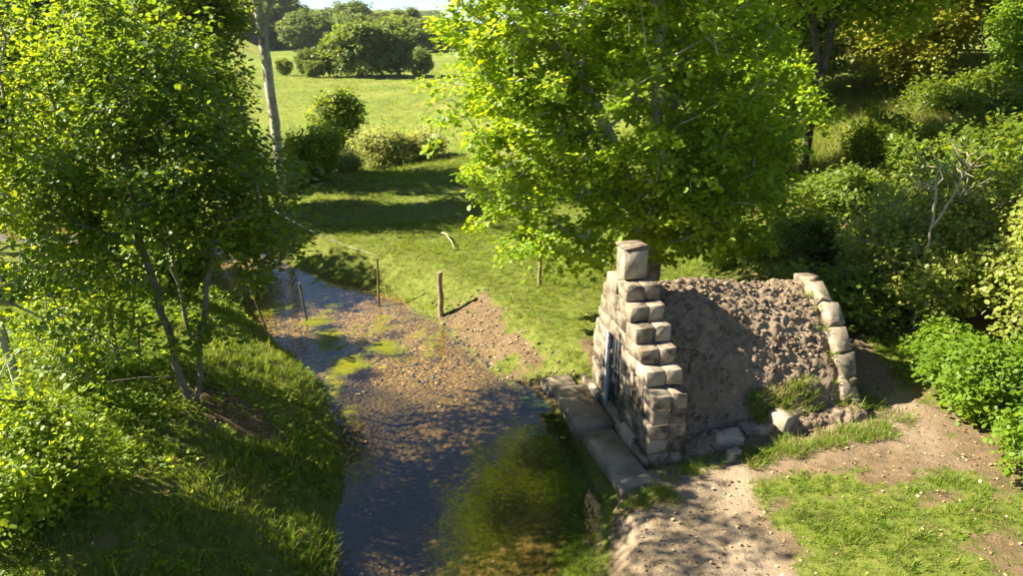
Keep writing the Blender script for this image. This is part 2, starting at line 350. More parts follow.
def masks(x, y):
    dl, dr = stream_coords(x, y); s, t = to_st(x, y)
    n = fbm(x*1.3, y*1.3, 4, 71); nn = fbm(x*.5, y*.5, 3, 77)
    bed = ss(.05, -.05, np.maximum(dl, dr))
    dirt = eroded(x, y, dr)*np.clip(.62+.9*fbm(x*2.6, y*2.6, 3, 68)+.3*n, .05, .9)
    # trodden path in the foreground and along the foot of the mound
    pc = np.interp(y, [-10, 3, 6, 7.5, 8.3], [2.6, 2.6, 2.0, 2.15, 2.5]); pw = np.interp(y, [-10, 6, 7.5, 8.5], [1.2, 1.05, .9, .5])
    path = ss(1.25, .6, np.abs(x-pc)/pw)*ss(9.2, 8.2, y)*(dr > 0)
    band = ss(7.15, 7.75, y+.28*nn+.05*(x-3))*ss(1.6, 2.3, x)*ss(6.9, 6.0, x)*ss(10.4, 9.6, y-.2*(x-3))*np.clip(.86-.95*ss(.08, .45, fbm(x*1.1, y*1.1, 3, 79)), 0, 1)*(t > -.1)
    foot = ss(.95, .35, np.abs(y-(7.95+.30*(x-2.6)))/.85)*ss(1.5, 2.4, x)*ss(6.6, 5.6, x)*.62
    trail = ss(.95, .35, np.abs(x-(5.45+.12*(y-9)))/.62)*ss(6.9, 8.0, y)*ss(12.5, 11.5, y)*.85
    sparse = (dr > 0)*ss(10.5, 9.5, y)*(x > 1.2)*np.clip(.62*ss(.42, .75, .5+.5*fbm(x*1.7, y*1.7, 3, 83)), 0, 1)
    patch = ss(.9, .3, np.hypot((x-4.6)/.7, (y-7.35)/.35))*.75+ss(.9, .3, np.hypot((x-5.0)/.5, (y-6.9)/.25))*.6
    under = ((t > .2) & (t < 3.6) & (s > -.3) & (s < 3.6))*1.0
    wood = ss(9, 12, x)*ss(11, 13, y)*ss(24, 20, y)*.6+ss(4, 5.5, x)*ss(10.6, 11.4, y)*ss(17, 14, y)*.75
    lbank = (dl > 0)*ss(14, 11, y)*(.12+.32*ss(.45, .75, .5+.5*nn))
    bare = (dl > 0)*ss(1.1, .4, np.hypot((x+3.75)/.9, (y-8.3)/.6))*.9
    dirt = np.max(np.stack([dirt, path, foot, trail, patch, sparse, band, under, wood, lbank, bare]), 0)+.12*n*(dr > 0)
    dust = np.clip(path*1.0+.45*foot+.4*trail+.2*band, 0, 1)
    moss = ss(1.15, .2, -dr)*ss(11.0, 9.3, y)*(dr < 0)*.66+.22*ss(.8, .1, -dr)*(dr < 0)
    silt_shade = np.clip(ss(11.9, 10.6, y)*.75+ss(.9, .2, -dr)*.4+1.2*ss(1.6, .6, -dl)*ss(12, 10.5, y)+.08, 0, 1.2)  # silt plus shade painted into the bed: lower reach and dark left channel
    return dict(bed=bed, dirt=np.clip(dirt, 0, 1), dust=dust, moss=moss, silt_shade=silt_shade, far=ss(22, 40, y))

def axis(a, b, step, lo, hi, g=1.13):
    c = list(np.arange(a, b+1e-6, step)); d = step
    while c[-1] < hi: d *= g; c.append(c[-1]+d)
    d = step
    while c[0] > lo: d *= g; c.insert(0, c[0]-d)
    return np.array(c)
gx = axis(-7.5, 7.5, .075, -420, 420); gy = axis(4.2, 17.5, .075, -45, 700, 1.05)
X, Y = np.meshgrid(gx, gy); Z = height(X.ravel(), Y.ravel())
nx, ny = len(gx), len(gy)
ii = np.arange(nx*ny).reshape(ny, nx)
GF = np.stack([ii[:-1, :-1], ii[:-1, 1:], ii[1:, 1:], ii[1:, :-1]], -1).reshape(-1, 4)
gmesh = mesh('ground', np.stack([X.ravel(), Y.ravel(), Z], 1), GF, M['ground'], True, masks(X.ravel(), Y.ravel()))
ground = tag(link('ground', gmesh), 'grassy valley ground with the stream bed and its banks', None, None, 'structure')

# water: a sheet between the banks, its rim tucked under them
ys = np.concatenate([np.arange(-38, 4, 1.5), np.arange(4, 23, .25)])
wv = []; wf = []
ts = np.linspace(0, 1, 15)
for y in ys:
    xl, xr = edge_x(LEFT, y)-.9, edge_x(RIGHT, y)+.5
    for t in ts: wv.append((xl+(xr-xl)*t, y, 0.0))
for j in range(len(ys)-1):
    for i in range(14):
        a = j*15+i; wf.append((a, a+1, a+16, a+15))
tag(link('stream', mesh('stream', wv, np.array(wf), M['water'], True)), 'shallow clear stream flowing between grassy banks over gravel', None, None, 'structure')

def gz(x, y): return float(height(np.array([x]), np.array([y]))[0])

# ------------------------------------------------------------------ stone blocks
def block_mesh(name, lx, ly, lz, mat, seed, bev=.025, jit=.012, chamfer=0.):
    """a worn block: bevelled box with uneven corners, origin at the centre of its base"""
    r = np.random.default_rng(seed)
    h = np.array((lx, ly, lz))/2; V = []; idx = {}
    cj = {}
    for sx in (-1, 1):
        for sy in (-1, 1):
            for sz in (-1, 1):
                cj[(sx, sy, sz)] = r.normal(0, jit, 3); b = bev*r.uniform(.6, 1.7, 3)
                for ax in range(3):
                    p = np.array((sx, sy, sz))*h
                    for k in range(3):
                        if k != ax: p[k] -= (sx, sy, sz)[k]*min(b[k], h[k]*.6)
                    if sz > 0 and chamfer: p[0] *= 1-chamfer*.5
                    idx[(sx, sy, sz, ax)] = len(V); V.append(p+cj[(sx, sy, sz)])
    Fq = []; Ft = []
    for ax in range(3):
        u, v = [k for k in range(3) if k != ax]
        for sg in (-1, 1):
            q = []
            for a, b in ((-1, -1), (1, -1), (1, 1), (-1, 1)):
                c = [0, 0, 0]; c[ax] = sg; c[u] = a; c[v] = b; q.append(idx[(*c, ax)])
            Fq.append(q if (sg > 0) == (ax != 1) else q[::-1])
    for ax in range(3):
        u, v = [k for k in range(3) if k != ax]
        for a in (-1, 1):
            for b in (-1, 1):
                c0 = [0, 0, 0]; c0[ax] = -1; c0[u] = a; c0[v] = b; c1 = list(c0); c1[ax] = 1
                q = [idx[(*c0, u)], idx[(*c1, u)], idx[(*c1, v)], idx[(*c0, v)]]
                Fq.append(q)
    for k in cj: Ft.append([idx[(*k, 0)], idx[(*k, 1)], idx[(*k, 2)]])
    V = np.array(V); V[:, 2] += lz/2
    me = mesh(name, V, [np.array(Fq), np.array(Ft)], mat)
    import bmesh
    bm = bmesh.new(); bm.from_mesh(me); bmesh.ops.recalc_face_normals(bm, faces=bm.faces); bm.to_mesh(me); bm.free()
    return me
_bc = {}
def block(parent, name, s0, s1, t0, t1, z0, z1, mat='stone', var=9, bev=.005, jit=.011, dz=0, rot=0, chamfer=0.):
    """a stone laid in the spring house frame: local x along s, local y along t"""
    q = (round(s1-s0, 2), round(t1-t0, 2), round(z1-z0, 2), mat, random.randrange(var), chamfer)
    if q not in _bc: _bc[q] = block_mesh('stone', q[0], q[1], q[2], M[mat], hash(q[:3]+(q[4],)) & 0xffff, bev, jit, chamfer)
    o = bpy.data.objects.new(name, _bc[q]); COL.objects.link(o); o.parent = parent
    p = EW*((s0+s1)/2)+ET*((t0+t1)/2)
    o.location = (p[0], p[1], z0+dz); o.rotation_euler = (0, 0, GA+math.pi/2+rot)
    return o

house = thing('spring_house', 'stone spring house with a stepped gable and doorway, half buried under an earth mound', 'spring house', (A0[0], A0[1], 0))
C = .22; ZS = 1.42; Z0 = ZS-6*C; RUN = .215; RUNF = .10; W = 2.26; PS0, PS1 = 1.29, 1.62
DS0, DS1, DTOP = 1.15, 1.78, ZS+C
rr = random.Random(5)
core_v = []
def s_start(zb): return 0 if zb < ZS-.01 else RUN*(round((zb-ZS)/C)+1)
k = 0; z = Z0
while z < ZS+5*C-.05:
    sA = s_start(z); sB = W-sA/RUN*RUNF
    for wy, (t0, t1) in enumerate(((0, .235), (.247, .47))):
        s = sA; first = True; sp_ = .24
        while s < sB-.02:
            ln = rr.choice((.30, .34, .38, .44, .50)) if not first else rr.choice((.42, .30))+(.0 if wy == 0 else .08)
            e = s+ln
            if sB-e < .2: e = sB
            a, b = s, e
            # leave the doorway open
            if z < DTOP-.01:
                if a < DS0 < b: b = DS0
                elif DS0-.001 <= a < DS1 and b <= DS1+.001: s = e; first = False; continue
                elif DS0-.001 <= a < DS1 < b: a = DS1
            elif abs(z-DTOP) < .02:
                if a < DS0-.15 < b: b = DS0-.15
                elif DS0-.151 <= a < DS1+.15 and b <= DS1+.15: s = e; first = False; continue
                elif DS0-.151 <= a < DS1+.15 < b: a = DS1+.15
            if b-a > .06:
                exposed = (a <= sA+.01 or b >= sB-.01) and z+C >= ZS-.01
                d = rr.uniform(-.016, .012)
                over = .028 if exposed else 0
                block(house, 'stone', a+.006-(over if a <= sA+.01 else 0), b-.006+(over if b >= sB-.01 else 0), t0+(d if wy == 0 else 0)-(.012 if exposed and wy == 0 else 0), t1-(d if wy else 0), z+.005, z+C-.005,
                      'stone_pale' if exposed or rr.random() < .25 else 'stone', rot=rr.uniform(-.012, .012), bev=.007 if exposed else .004)
            s = b if b > s+.01 else e; first = False
            if z < DTOP-.01 and abs(s-DS0) < .005: s = DS1
            if abs(z-DTOP) < .02 and abs(s-DS0+.15) < .005: s = DS1+.15
    z += C
block(house, 'lintel', DS0-.14, DS1+.14, -.012, .44, DTOP+.004, DTOP+C-.006, 'stone_pale')
# peak: a cap course and the upright pillar stone
block(house, 'pillar_stone', PS0, PS1, .05, .37, ZS+5*C+.004, ZS+5*C+.42, 'stone_pale', bev=.012)
block(house, 'pillar_cap', PS0-.008, PS1+.008, .042, .378, ZS+5*C+.422, ZS+5*C+.47, 'stone', bev=.008)
# low plinth along the foot of the wall
s = -.03
while s < DS0-.1:
    e = min(s+rr.uniform(.32, .5), DS0-.02); block(house, 'plinth_stone', s, e-.012, -.085, -.014, .30, .30+rr.uniform(.22, .28), 'stone'); s = e
s = DS1+.03
while s < W:
    e = s+rr.uniform(.32, .5); block(house, 'plinth_stone', s, e-.012, -.085, -.014, .30, .30+rr.uniform(.18, .26), 'stone'); s = e
# mortar core, stepped like the wall, a little inside its faces
def boxes_mesh(name, bs, mat):
    V = []; Fq = []
    for (s0, s1, t0, t1, z0, z1) in bs:
        b = len(V)
        for zz in (z0, z1):
            for (s_, t_) in ((s0, t0), (s1, t0), (s1, t1), (s0, t1)):
                p = EW*s_+ET*t_; V.append((p[0], p[1], zz))
        Fq += [(b, b+1, b+2, b+3), (b+4, b+7, b+6, b+5), (b, b+4, b+5, b+1), (b+1, b+5, b+6, b+2), (b+2, b+6, b+7, b+3), (b+3, b+7, b+4, b)]
    me = mesh(name, V, np.array(Fq), mat)
    import bmesh
    bm = bmesh.new(); bm.from_mesh(me); bmesh.ops.recalc_face_normals(bm, faces=bm.faces); bm.to_mesh(me); bm.free(); return me
bs = []; z = Z0-.3
zz = [Z0-.3, DTOP] ; g = .018
bs.append((g, DS0-g, g+.01, .47-g, Z0-.3, ZS-g)); bs.append((DS1+g, W-g, g+.01, .47-g, Z0-.3, ZS-g))
bs.append((RUN+g, DS0-g-.001, g+.011, .47-g-.001, ZS-2*g, DTOP-g)); bs.append((DS1+g+.001, W-RUNF-g, g+.011, .47-g-.001, ZS-2*g, DTOP-g))
z = DTOP
while z < ZS+5*C-.1:
    a = s_start(z); kk = round((z-DTOP)/C); bs.append((a+g, W-a/RUN*RUNF-g, g+.012+.001*kk, .47-g-.002-.001*kk, z-g*1.5, z+C-g)); z += C
link('mortar_core', boxes_mesh('mortar_core', bs, M['mortar']), house)
# doorway: dark iron grille door set back in the opening, limewashed far jamb
def sbox(name, parent, s0, s1, t0, t1, z0, z1, mat, bev=.006):
    me = block_mesh(name, s1-s0, t1-t0, z1-z0, M[mat], 3, bev, .001)
    o = bpy.data.objects.new(name, me); COL.objects.link(o); o.parent = parent
    p = EW*((s0+s1)/2)+ET*((t0+t1)/2); o.location = (p[0], p[1], z0); o.rotation_euler = (0, 0, GA+math.pi/2); return o
door = sbox('door', house, DS0+.01, DS1-.05, .115, .15, .42, DTOP-.01, 'iron'); tag(door, 'dark metal door set back in the stone doorway')
def sub(name, s0, s1, t0, t1, z0, z1, mat):
    o = sbox(name, door, s0, s1, t0, t1, z0, z1, mat, .003)
    o.matrix_parent_inverse = (door.matrix_basis).inverted(); return o
for q in range(6): sub('bar', DS0+.07+q*.118, DS0+.085+q*.118, .098, .113, .47, DTOP-.06, 'iron')
for zb in (.52, 1.02, 1.52): sub('cross_bar', DS0+.03, DS1-.08, .088, .100, zb, zb+.035, 'iron')
sub('door_handle', DS0+.09, DS0+.12, .060, .086, 1.0, 1.14, 'wire')
sbox('jamb_plaster', house, DS1-.045, DS1-.004, .01, .075, .40, DTOP-.008, 'limewash', .01)
sbox('threshold', house, DS0-.02, DS1+.02, -.03, .40, .29, .415, 'slab', .02)

# ------------------------------------------------------------------ earth mound over the vault
def mound_z(s, t):
    """slope of the earth over the vault: crest at the gable's middle, a small terrace at the foot"""
    c = 1.60; hw = 1.28
    q = np.clip(np.abs(s-c)/hw, 0, 1)
    top = 2.42-.24*ss(.9, 3.1, t)
    base = .50+.085*t
    e_ = ss(1.5, 3.0, t); arch = base+(top-base)*np.power(np.clip(1-q**(1.42+.42*e_), 0, 1), 1.0-.14*e_)
    skirt = base+.02-ss(.14, .62, np.abs(s-c)-hw)*.50
    return np.where(q < 1, arch, skirt)
tt = np.arange(.40, 3.30, .026); sg = np.arange(-.42, 3.35, .022)
Tm, Sm = np.meshgrid(tt, sg); Tm = Tm.ravel(); Sm = Sm.ravel()
zm = mound_z(Sm, Tm)
edge = ss(.0, .18, 3.30-Tm)
AL = np.concatenate([[0], np.cumsum(np.hypot(np.diff(np.linspace(-.5, 3.5, 800)), np.diff(mound_z(np.linspace(-.5, 3.5, 800), np.full(800, 1.5)))))])
Am = np.interp(Sm, np.linspace(-.5, 3.5, 800), AL)          # distance measured up the slope, so clods keep their shape
n1 = fbm(Tm*2.2, Am*2.2, 3, 101); cl2 = fbm(Tm*12, Am*12, 3, 107)
# two-scale clods: bumps from jittered cells
def cells(x, y, sc, seed):
    xi, yi = np.floor(x*sc), np.floor(y*sc); best = np.full(x.shape, 9.); hh = np.zeros(x.shape)
    for a in (-1, 0, 1):
        for b in (-1, 0, 1):
            px = xi+a+.5+.45*(_h(xi+a, yi+b, xi*0, seed)*2-1); py = yi+b+.5+.45*(_h(xi+a, yi+b, xi*0, seed+9)*2-1)
            d = np.hypot(x*sc-px, y*sc-py); m_ = d < best; best = np.where(m_, d, best); hh = np.where(m_, _h(xi+a, yi+b, xi*0, seed+5), hh)
    return np.clip(1-best/.75, 0, 1)**.6*(.35+.65*hh)
cz = .046*cells(Tm+.05*cl2, Am*1.2+.08*n1, 6.0, 3)+.040*cells(Tm+.03*n1, Am*1.2+.03*cl2, 11.0, 8)
zd = .07*n1+cz+.026*cl2+.016*fbm(Tm*27, Am*27, 2, 109)-.07
# push along the mound's own slope normal
e_ = .03; gs = (mound_z(Sm+e_, Tm)-mound_z(Sm-e_, Tm))/(2*e_); gs = np.clip(gs, -2.2, 2.2)
nl_ = np.sqrt(1+gs**2)
Sm2 = Sm-gs/nl_*zd*edge; Zm = zm+zd/nl_
pxy = EW[None]*Sm2[:, None]+ET[None]*Tm[:, None]
nt_, ns_ = len(tt), len(sg); ii = np.arange(nt_*ns_).reshape(ns_, nt_)
MF = np.stack([ii[:-1, :-1], ii[:-1, 1:], ii[1:, 1:], ii[1:, :-1]], -1).reshape(-1, 4)
link('earth_mound', mesh('earth_mound', np.column_stack([pxy, Zm]), MF, M['mound'], False), house)['label'] = 'bare brown earth mound covered in dry clods'
# coping stones over the far end of the vault
arc = []; s = -.22
ssmp = np.linspace(.28, 2.80, 400); zs = mound_z(ssmp, np.full(400, 3.0))+.05; L_ = np.concatenate([[0], np.cumsum(np.hypot(np.diff(ssmp), np.diff(zs)))])
lens = [.34, .33, .40, .38, .42, .36]; u = 0.02
for i, ln in enumerate(lens):
    if u+ln > L_[-1]: break
    sm_, zm_ = np.interp([u, u+ln, u+ln/2], L_, ssmp), np.interp([u, u+ln, u+ln/2], L_, zs)
    me = block_mesh('coping_stone', ln-.02, .25, .25, M['stone_pale'], 200+i, .014, .022)
    o = bpy.data.objects.new('coping_stone', me); COL.objects.link(o); o.parent = house
    ang = math.atan2(zm_[1]-zm_[0], sm_[1]-sm_[0]); p = EW*sm_[2]+ET*(3.18+rr.uniform(-.03, .03)); nrm_in = np.array((math.sin(ang), -math.cos(ang)))
    o.location = (p[0]+EW[0]*nrm_in[0]*.20, p[1]+EW[1]*nrm_in[0]*.20, zm_[2]+nrm_in[1]*.20)
    from mathutils import Matrix
    ex = Vector((EW[0]*math.cos(ang), EW[1]*math.cos(ang), math.sin(ang))); ey = Vector((ET[0], ET[1], 0)); ez = ex.cross(-ey)
    o.rotation_euler = Matrix((ex, -ey, ez)).transposed().to_euler(); u += ln
# end wall below the coping (rubble, mostly hidden by the bushes)
kx = 0
for zc in np.arange(.35, 2.2, .26):
    kx += 1; s = .22+.12*(kx % 2)
    while s < 2.6:
        zt = float(np.interp(s+.2, ssmp, zs))
        if zc+.3 < zt: block(house, 'rear_stone', s, s+.40, 3.16, 3.27, zc, zc+.25, 'stone')
        s += .41

# ------------------------------------------------------------------ stone slabs at the water's edge
def slab(label, s0, s1, t0, t1, zt, th, seed, rot=0, name='stone_slab', mat='slab'):
    me = block_mesh(name, s1-s0, t1-t0, th, M[mat], seed, .008, .012)
    p = st((s0+s1)/2, (t0+t1)/2)
    o = link(name, me, None, (p[0], p[1], zt-th), GA+math.pi/2+rot)
    return tag(o, label, 'slab', 'slabs along the water')
slab('long grey stone slab at the near corner of the stepped wall', -.38, 1.02, -.55, -.10, .40, .17, 11, .03)
slab('raised grey stone slab in front of the dark doorway', 1.04, 2.30, -.64, -.10, .455, .20, 12, -.02)
slab('small stone slab at the grassy bank, farthest from the camera', 2.34, 2.80, -.70, -.20, .40, .16, 13, .06)
# facing stones below the slabs
# loose stones at the mound foot
def rock(name, label, x, y, z, sx, sy, sz, seed, rz=0, mat='stone_pale', tilt=0.):
    me = block_mesh(name, sx, sy, sz, M[mat], seed, min(sx, sy, sz)*.12, min(sx, sy, sz)*.13)
    o = link(name, me, None, (x, y, z)); o.rotation_euler = (tilt, tilt*.5, rz); return tag(o, label, 'stone', 'loose stones at the mound foot')
def strock(name, label, s_, t_, z_, *a, **k):
    p = st(s_, t_); return rock(name, label, p[0], p[1], z_, *a, **k)
strock('kerb_stone', 'flat pale stone nearest the shadowed end of the wall', .17, 1.20, .47, .40, .26, .17, 31, .15)
strock('kerb_stone', 'wide brown stone in the low row, between two pale ones', .20, 1.63, .50, .42, .26, .17, 32, .28, 'stone')
strock('rubble_stone', 'large tilted pale rock on the low row of stones', .24, 2.02, .58, .34, .32, .22, 33, .7, 'stone_pale', .22)
strock('kerb_stone', 'long low stone edging the grass below the clods', .34, 2.42, .64, .46, .22, .13, 34, .42, 'stone')
strock('kerb_stone', 'small mossy stone near the end of the low row', .46, 2.78, .69, .30, .2, .12, 35, .4, 'stone')
strock('kerb_stone', 'narrow upright stone at the path below the low row', -.16, 1.12, .40, .18, .10, .17, 36, .2)

# ------------------------------------------------------------------ stakes, posts and wire
def stake(name, label, x, y, h, r, lx=0, ly=0, mat='wood', group='fence stakes by the stream', sides=8, parts=True):
    z0 = gz(x, y)-.15; t = thing(name, label, 'post', (x, y, z0), group)
    V = []; F_ = []; nseg = 7; rg = np.random.default_rng(int(x*100+y*37) & 0xffff)
    for i in range(nseg+1):
        f = i/nseg; zc = f*(h+.15)
        cxo = lx*f+rg.normal(0, r*.12); cyo = ly*f+rg.normal(0, r*.12)
        for kq in range(sides):
            a = kq/sides*2*math.pi; q = r*(1.05-.15*f)*(1+rg.normal(0, .05)); V.append((cxo+q*math.cos(a), cyo+q*math.sin(a), zc+(rg.normal(0, r*.18) if i == nseg else 0)))
    for i in range(nseg):
        for kq in range(sides): F_.append((i*sides+kq, i*sides+(kq+1) % sides, (i+1)*sides+(kq+1) % sides, (i+1)*sides+kq))
    link('shaft', mesh('shaft', V, [np.array(F_)], M[mat], True), t)
    tb = nseg*sides
    Vt = np.array(V[tb:tb+sides]); ctr = Vt.mean(0)+np.array((0, 0, r*.06)); Vt2 = np.vstack([Vt, ctr[None]])
    link('cut_end', mesh('cut_end', Vt2, np.array([(q, (q+1) % sides, sides) for q in range(sides)]), M['wood']), t)
    return t
stake('fence_stake', 'thin leaning stake at the left edge of the water', -5.15, 13.70, .95, .022, -.30, .05, 'wood_dark')
stake('fence_stake', 'thin straight stake standing in midstream by the yellow weed', -4.40, 14.05, 1.0, .024, -.10, 0, 'wood_dark')
stake('fence_stake', 'tall thin stake at the right edge of the water holding the wire', -3.06, 15.15, 1.18, .027, .03, 0, 'wood_dark')
stake('fence_post', 'thick round wooden post on top of the bare bank', -1.53, 14.1, 1.02, .062, .01, .0, 'wood')
stake('fence_post', 'slim pale post under the hanging branches of the big tree', .62, 14.5, .95, .040, .0, .0, 'wood')
stake('fence_post', 'small grey post beside the far willow bushes', -8.45, 35.2, 1.1, .07, .0, .0, 'wood', 'field posts')
stake('fence_post', 'small grey post left of the far willow bushes', -8.95, 34.6, 1.0, .07, .06, .0, 'wood', 'field posts')

def curve_tube(name, pts, r, mat, sides=5):
    pts = np.array(pts, float); V = []; F_ = []
    rads = np.broadcast_to(np.asarray(r, float), (len(pts),))
    d = np.gradient(pts, axis=0); d = norm(d)
    up = np.array((0, 0, 1.)); b1 = np.cross(d, up); b1 = norm(np.where(np.linalg.norm(b1, axis=1, keepdims=True) < 1e-3, np.array((1., 0, 0)), b1)); b2 = np.cross(b1, d)
    for p, u_, v_, q in zip(pts, b1, b2, rads):
        for kq in range(sides):
            a = kq/sides*2*math.pi; V.append(p+q*(math.cos(a)*u_+math.sin(a)*v_))
    for i in range(len(pts)-1):
        for kq in range(sides): F_.append((i*sides+kq, i*sides+(kq+1) % sides, (i+1)*sides+(kq+1) % sides, (i+1)*sides+kq))
    return mesh(name, V, np.array(F_), M[mat], True)
f = np.linspace(0, 1, 24)
a_, b_ = np.array((-3.03, 15.15, 1.12)), np.array((-6.9, 18.9, 1.55))
pw = a_[None]*(1-f[:, None])+b_[None]*f[:, None]; pw[:, 2] -= .25*4*f*(1-f)*.6
tag(link('fence_wire', curve_tube('fence_wire', pw, .0028, 'wire')), 'thin pale wire running from the tall stake into the trees', 'wire')
# a fallen pale branch on the pasture
pts = [(-1.9+.55*q-.1*q*q, 18.6-1.5*q, gz(-1.9+.55*q-.1*q*q, 18.6-1.5*q)+.05+.10*math.sin(q*3)) for q in np.linspace(0, 1, 12)]
tag(link('fallen_branch', curve_tube('fallen_branch', pts, np.linspace(.035, .012, 12), 'bark_dead', 6)), 'pale curved fallen branch lying on the sunlit pasture', 'branch')

# ------------------------------------------------------------------ trees
LT = {
 'simple': (np.array([(0, 0, 0), (.45, .30, .07), (.45, -.30, .07), (1, 0, -.05)]), np.array([(0, 3, 1), (0, 2, 3)])),
 'round': (np.array([(0, 0, 0), (.25, .36, .05), (.75, .34, .05), (.25, -.36, .05), (.75, -.34, .05), (1, 0, -.04)]), np.array([(0, 2, 1), (0, 5, 2), (0, 3, 4), (0, 4, 5)])),
 'maple': (np.array([(0, 0, 0), (.02, .40, .05), (.40, .20, .02), (.72, .44, .06), (1, 0, -.08), (.02, -.40, .05), (.40, -.20, .02), (.72, -.44, .06), (.66, .0, .0)]),
           np.array([(0, 2, 1), (0, 8, 2), (2, 8, 3), (8, 4, 2), (0, 5, 6), (0, 6, 8), (6, 7, 8), (8, 6, 4)])),
 'narrow': (np.array([(0, 0, 0), (.5, .15, .03), (.5, -.15, .03), (1, 0, -.08)]), np.array([(0, 3, 1), (0, 2, 3)])),
}
def leaves(name, P, axis_, nrm_, size, kind, mat, rnd, tip):
    T, Fc = LT[kind]; n = len(P); k_ = len(T)
    A = norm(axis_); B = norm(np.cross(nrm_, A)); Nn = np.cross(A, B)
    V = P[:, None]+size[:, None, None]*(T[None, :, 0, None]*A[:, None]+T[None, :, 1, None]*B[:, None]+T[None, :, 2, None]*Nn[:, None])
    F_ = (Fc[None]+(np.arange(n)*k_)[:, None, None]).reshape(-1, 3)
    return mesh(name, V.reshape(-1, 3), F_, M[mat], False, {'rnd': np.repeat(rnd, k_), 'tip': np.repeat(tip, k_)})

def lobes_points(lobes, n, rng, shell=.45):
    lobes = np.array([(*l, 1.0)[:7] for l in lobes], float); w = lobes[:, 3]*lobes[:, 4]*lobes[:, 5]*lobes[:, 6]
    ci = rng.choice(len(lobes), n, p=w/w.sum())
    d = norm(rng.normal(size=(n, 3))); r = rng.random(n)**shell
    return lobes[ci, :3]+d*r[:, None]*lobes[ci, 3:6]

def grow(trunks, tips, rng, step=.3, up=.6, bow=.12):
    """greedy branching: each tip joins the cheapest node of what has grown so far"""
    nodes = []; par = []
    for tr in trunks:
        tr = np.array(tr, float); last = -1
        for a, b in zip(tr[:-1], tr[1:]):
            n_ = max(1, int(np.linalg.norm(b-a)/step))
            for q in range(n_+(1 if last == -1 else 0)):
                f_ = (q if last == -1 else q+1)/n_ if last != -1 or n_ > 0 else 0
                f_ = min(f_, 1); nodes.append(a+(b-a)*f_+rng.normal(0, .012, 3)); par.append(last); last = len(nodes)-1
    cap = len(nodes)+len(tips)*14
    Nn = np.zeros((cap, 3)); Nn[:len(nodes)] = nodes; nn = len(nodes); nt0 = nn
    tr0 = Nn[:nn].copy()
    dist = np.array([np.min(np.linalg.norm(tr0-t_, axis=1)) for t_ in tips]); order = np.argsort(dist)
    tipn = np.full(len(tips), -1)
    depth = np.zeros(cap)
    for o in order:
        a = tips[o]; dv = a-Nn[:nn]; d = np.linalg.norm(dv, axis=1)
        cost = d+up*np.maximum(0, .35*np.hypot(dv[:, 0], dv[:, 1])-dv[:, 2])+.06*depth[:nn]
        j = int(np.argmin(cost)); b = Nn[j]; ln = d[j]; n_ = int(min(12, max(1, round(ln/step)))); last = j
        perp = rng.normal(0, 1, 3)*ln*.05; perp[2] += ln*bow
        for q in range(1, n_+1):
            f_ = q/n_; p = b+(a-b)*f_+perp*math.sin(f_*math.pi)
            Nn[nn] = p; par.append(last); depth[nn] = depth[last]+ln/n_; last = nn; nn += 1
        tipn[o] = last
    return Nn[:nn], np.array(par), tipn, nt0
def tubes(name, Nn, par, rad, mat, sel, sides=5):
    ch = np.where(sel & (par >= 0))[0]; pa = par[ch]
    p0, p1 = Nn[pa], Nn[ch]; r1 = rad[ch]; r0 = np.minimum(rad[pa], r1*1.25)
    d = norm(p1-p0); p1 = p1+d*r1[:, None]*.3
    ref = np.where(np.abs(d[:, 2:3]) > .9, np.array((1., 0, 0)), np.array((0, 0, 1.))); u_ = norm(np.cross(d, ref)); v_ = np.cross(d, u_)
    a = np.arange(sides)/sides*2*np.pi
    ring = np.cos(a)[None, :, None]*u_[:, None]+np.sin(a)[None, :, None]*v_[:, None]
    V = np.concatenate([p0[:, None]+ring*r0[:, None, None], p1[:, None]+ring*r1[:, None, None]], 1)
    q = np.arange(sides); q2 = (q+1) % sides
    Fc = np.stack([q, q2, q2+sides, q+sides], 1); F_ = (Fc[None]+(np.arange(len(ch))*2*sides)[:, None, None]).reshape(-1, 4)
    return mesh(name, V.reshape(-1, 3), F_, M[mat], True)
def flow_tube(name, pts, rads, mat, sides=12, seed=1):
    rg = np.random.default_rng(seed); me = curve_tube(name, pts, rads, mat, sides); return me

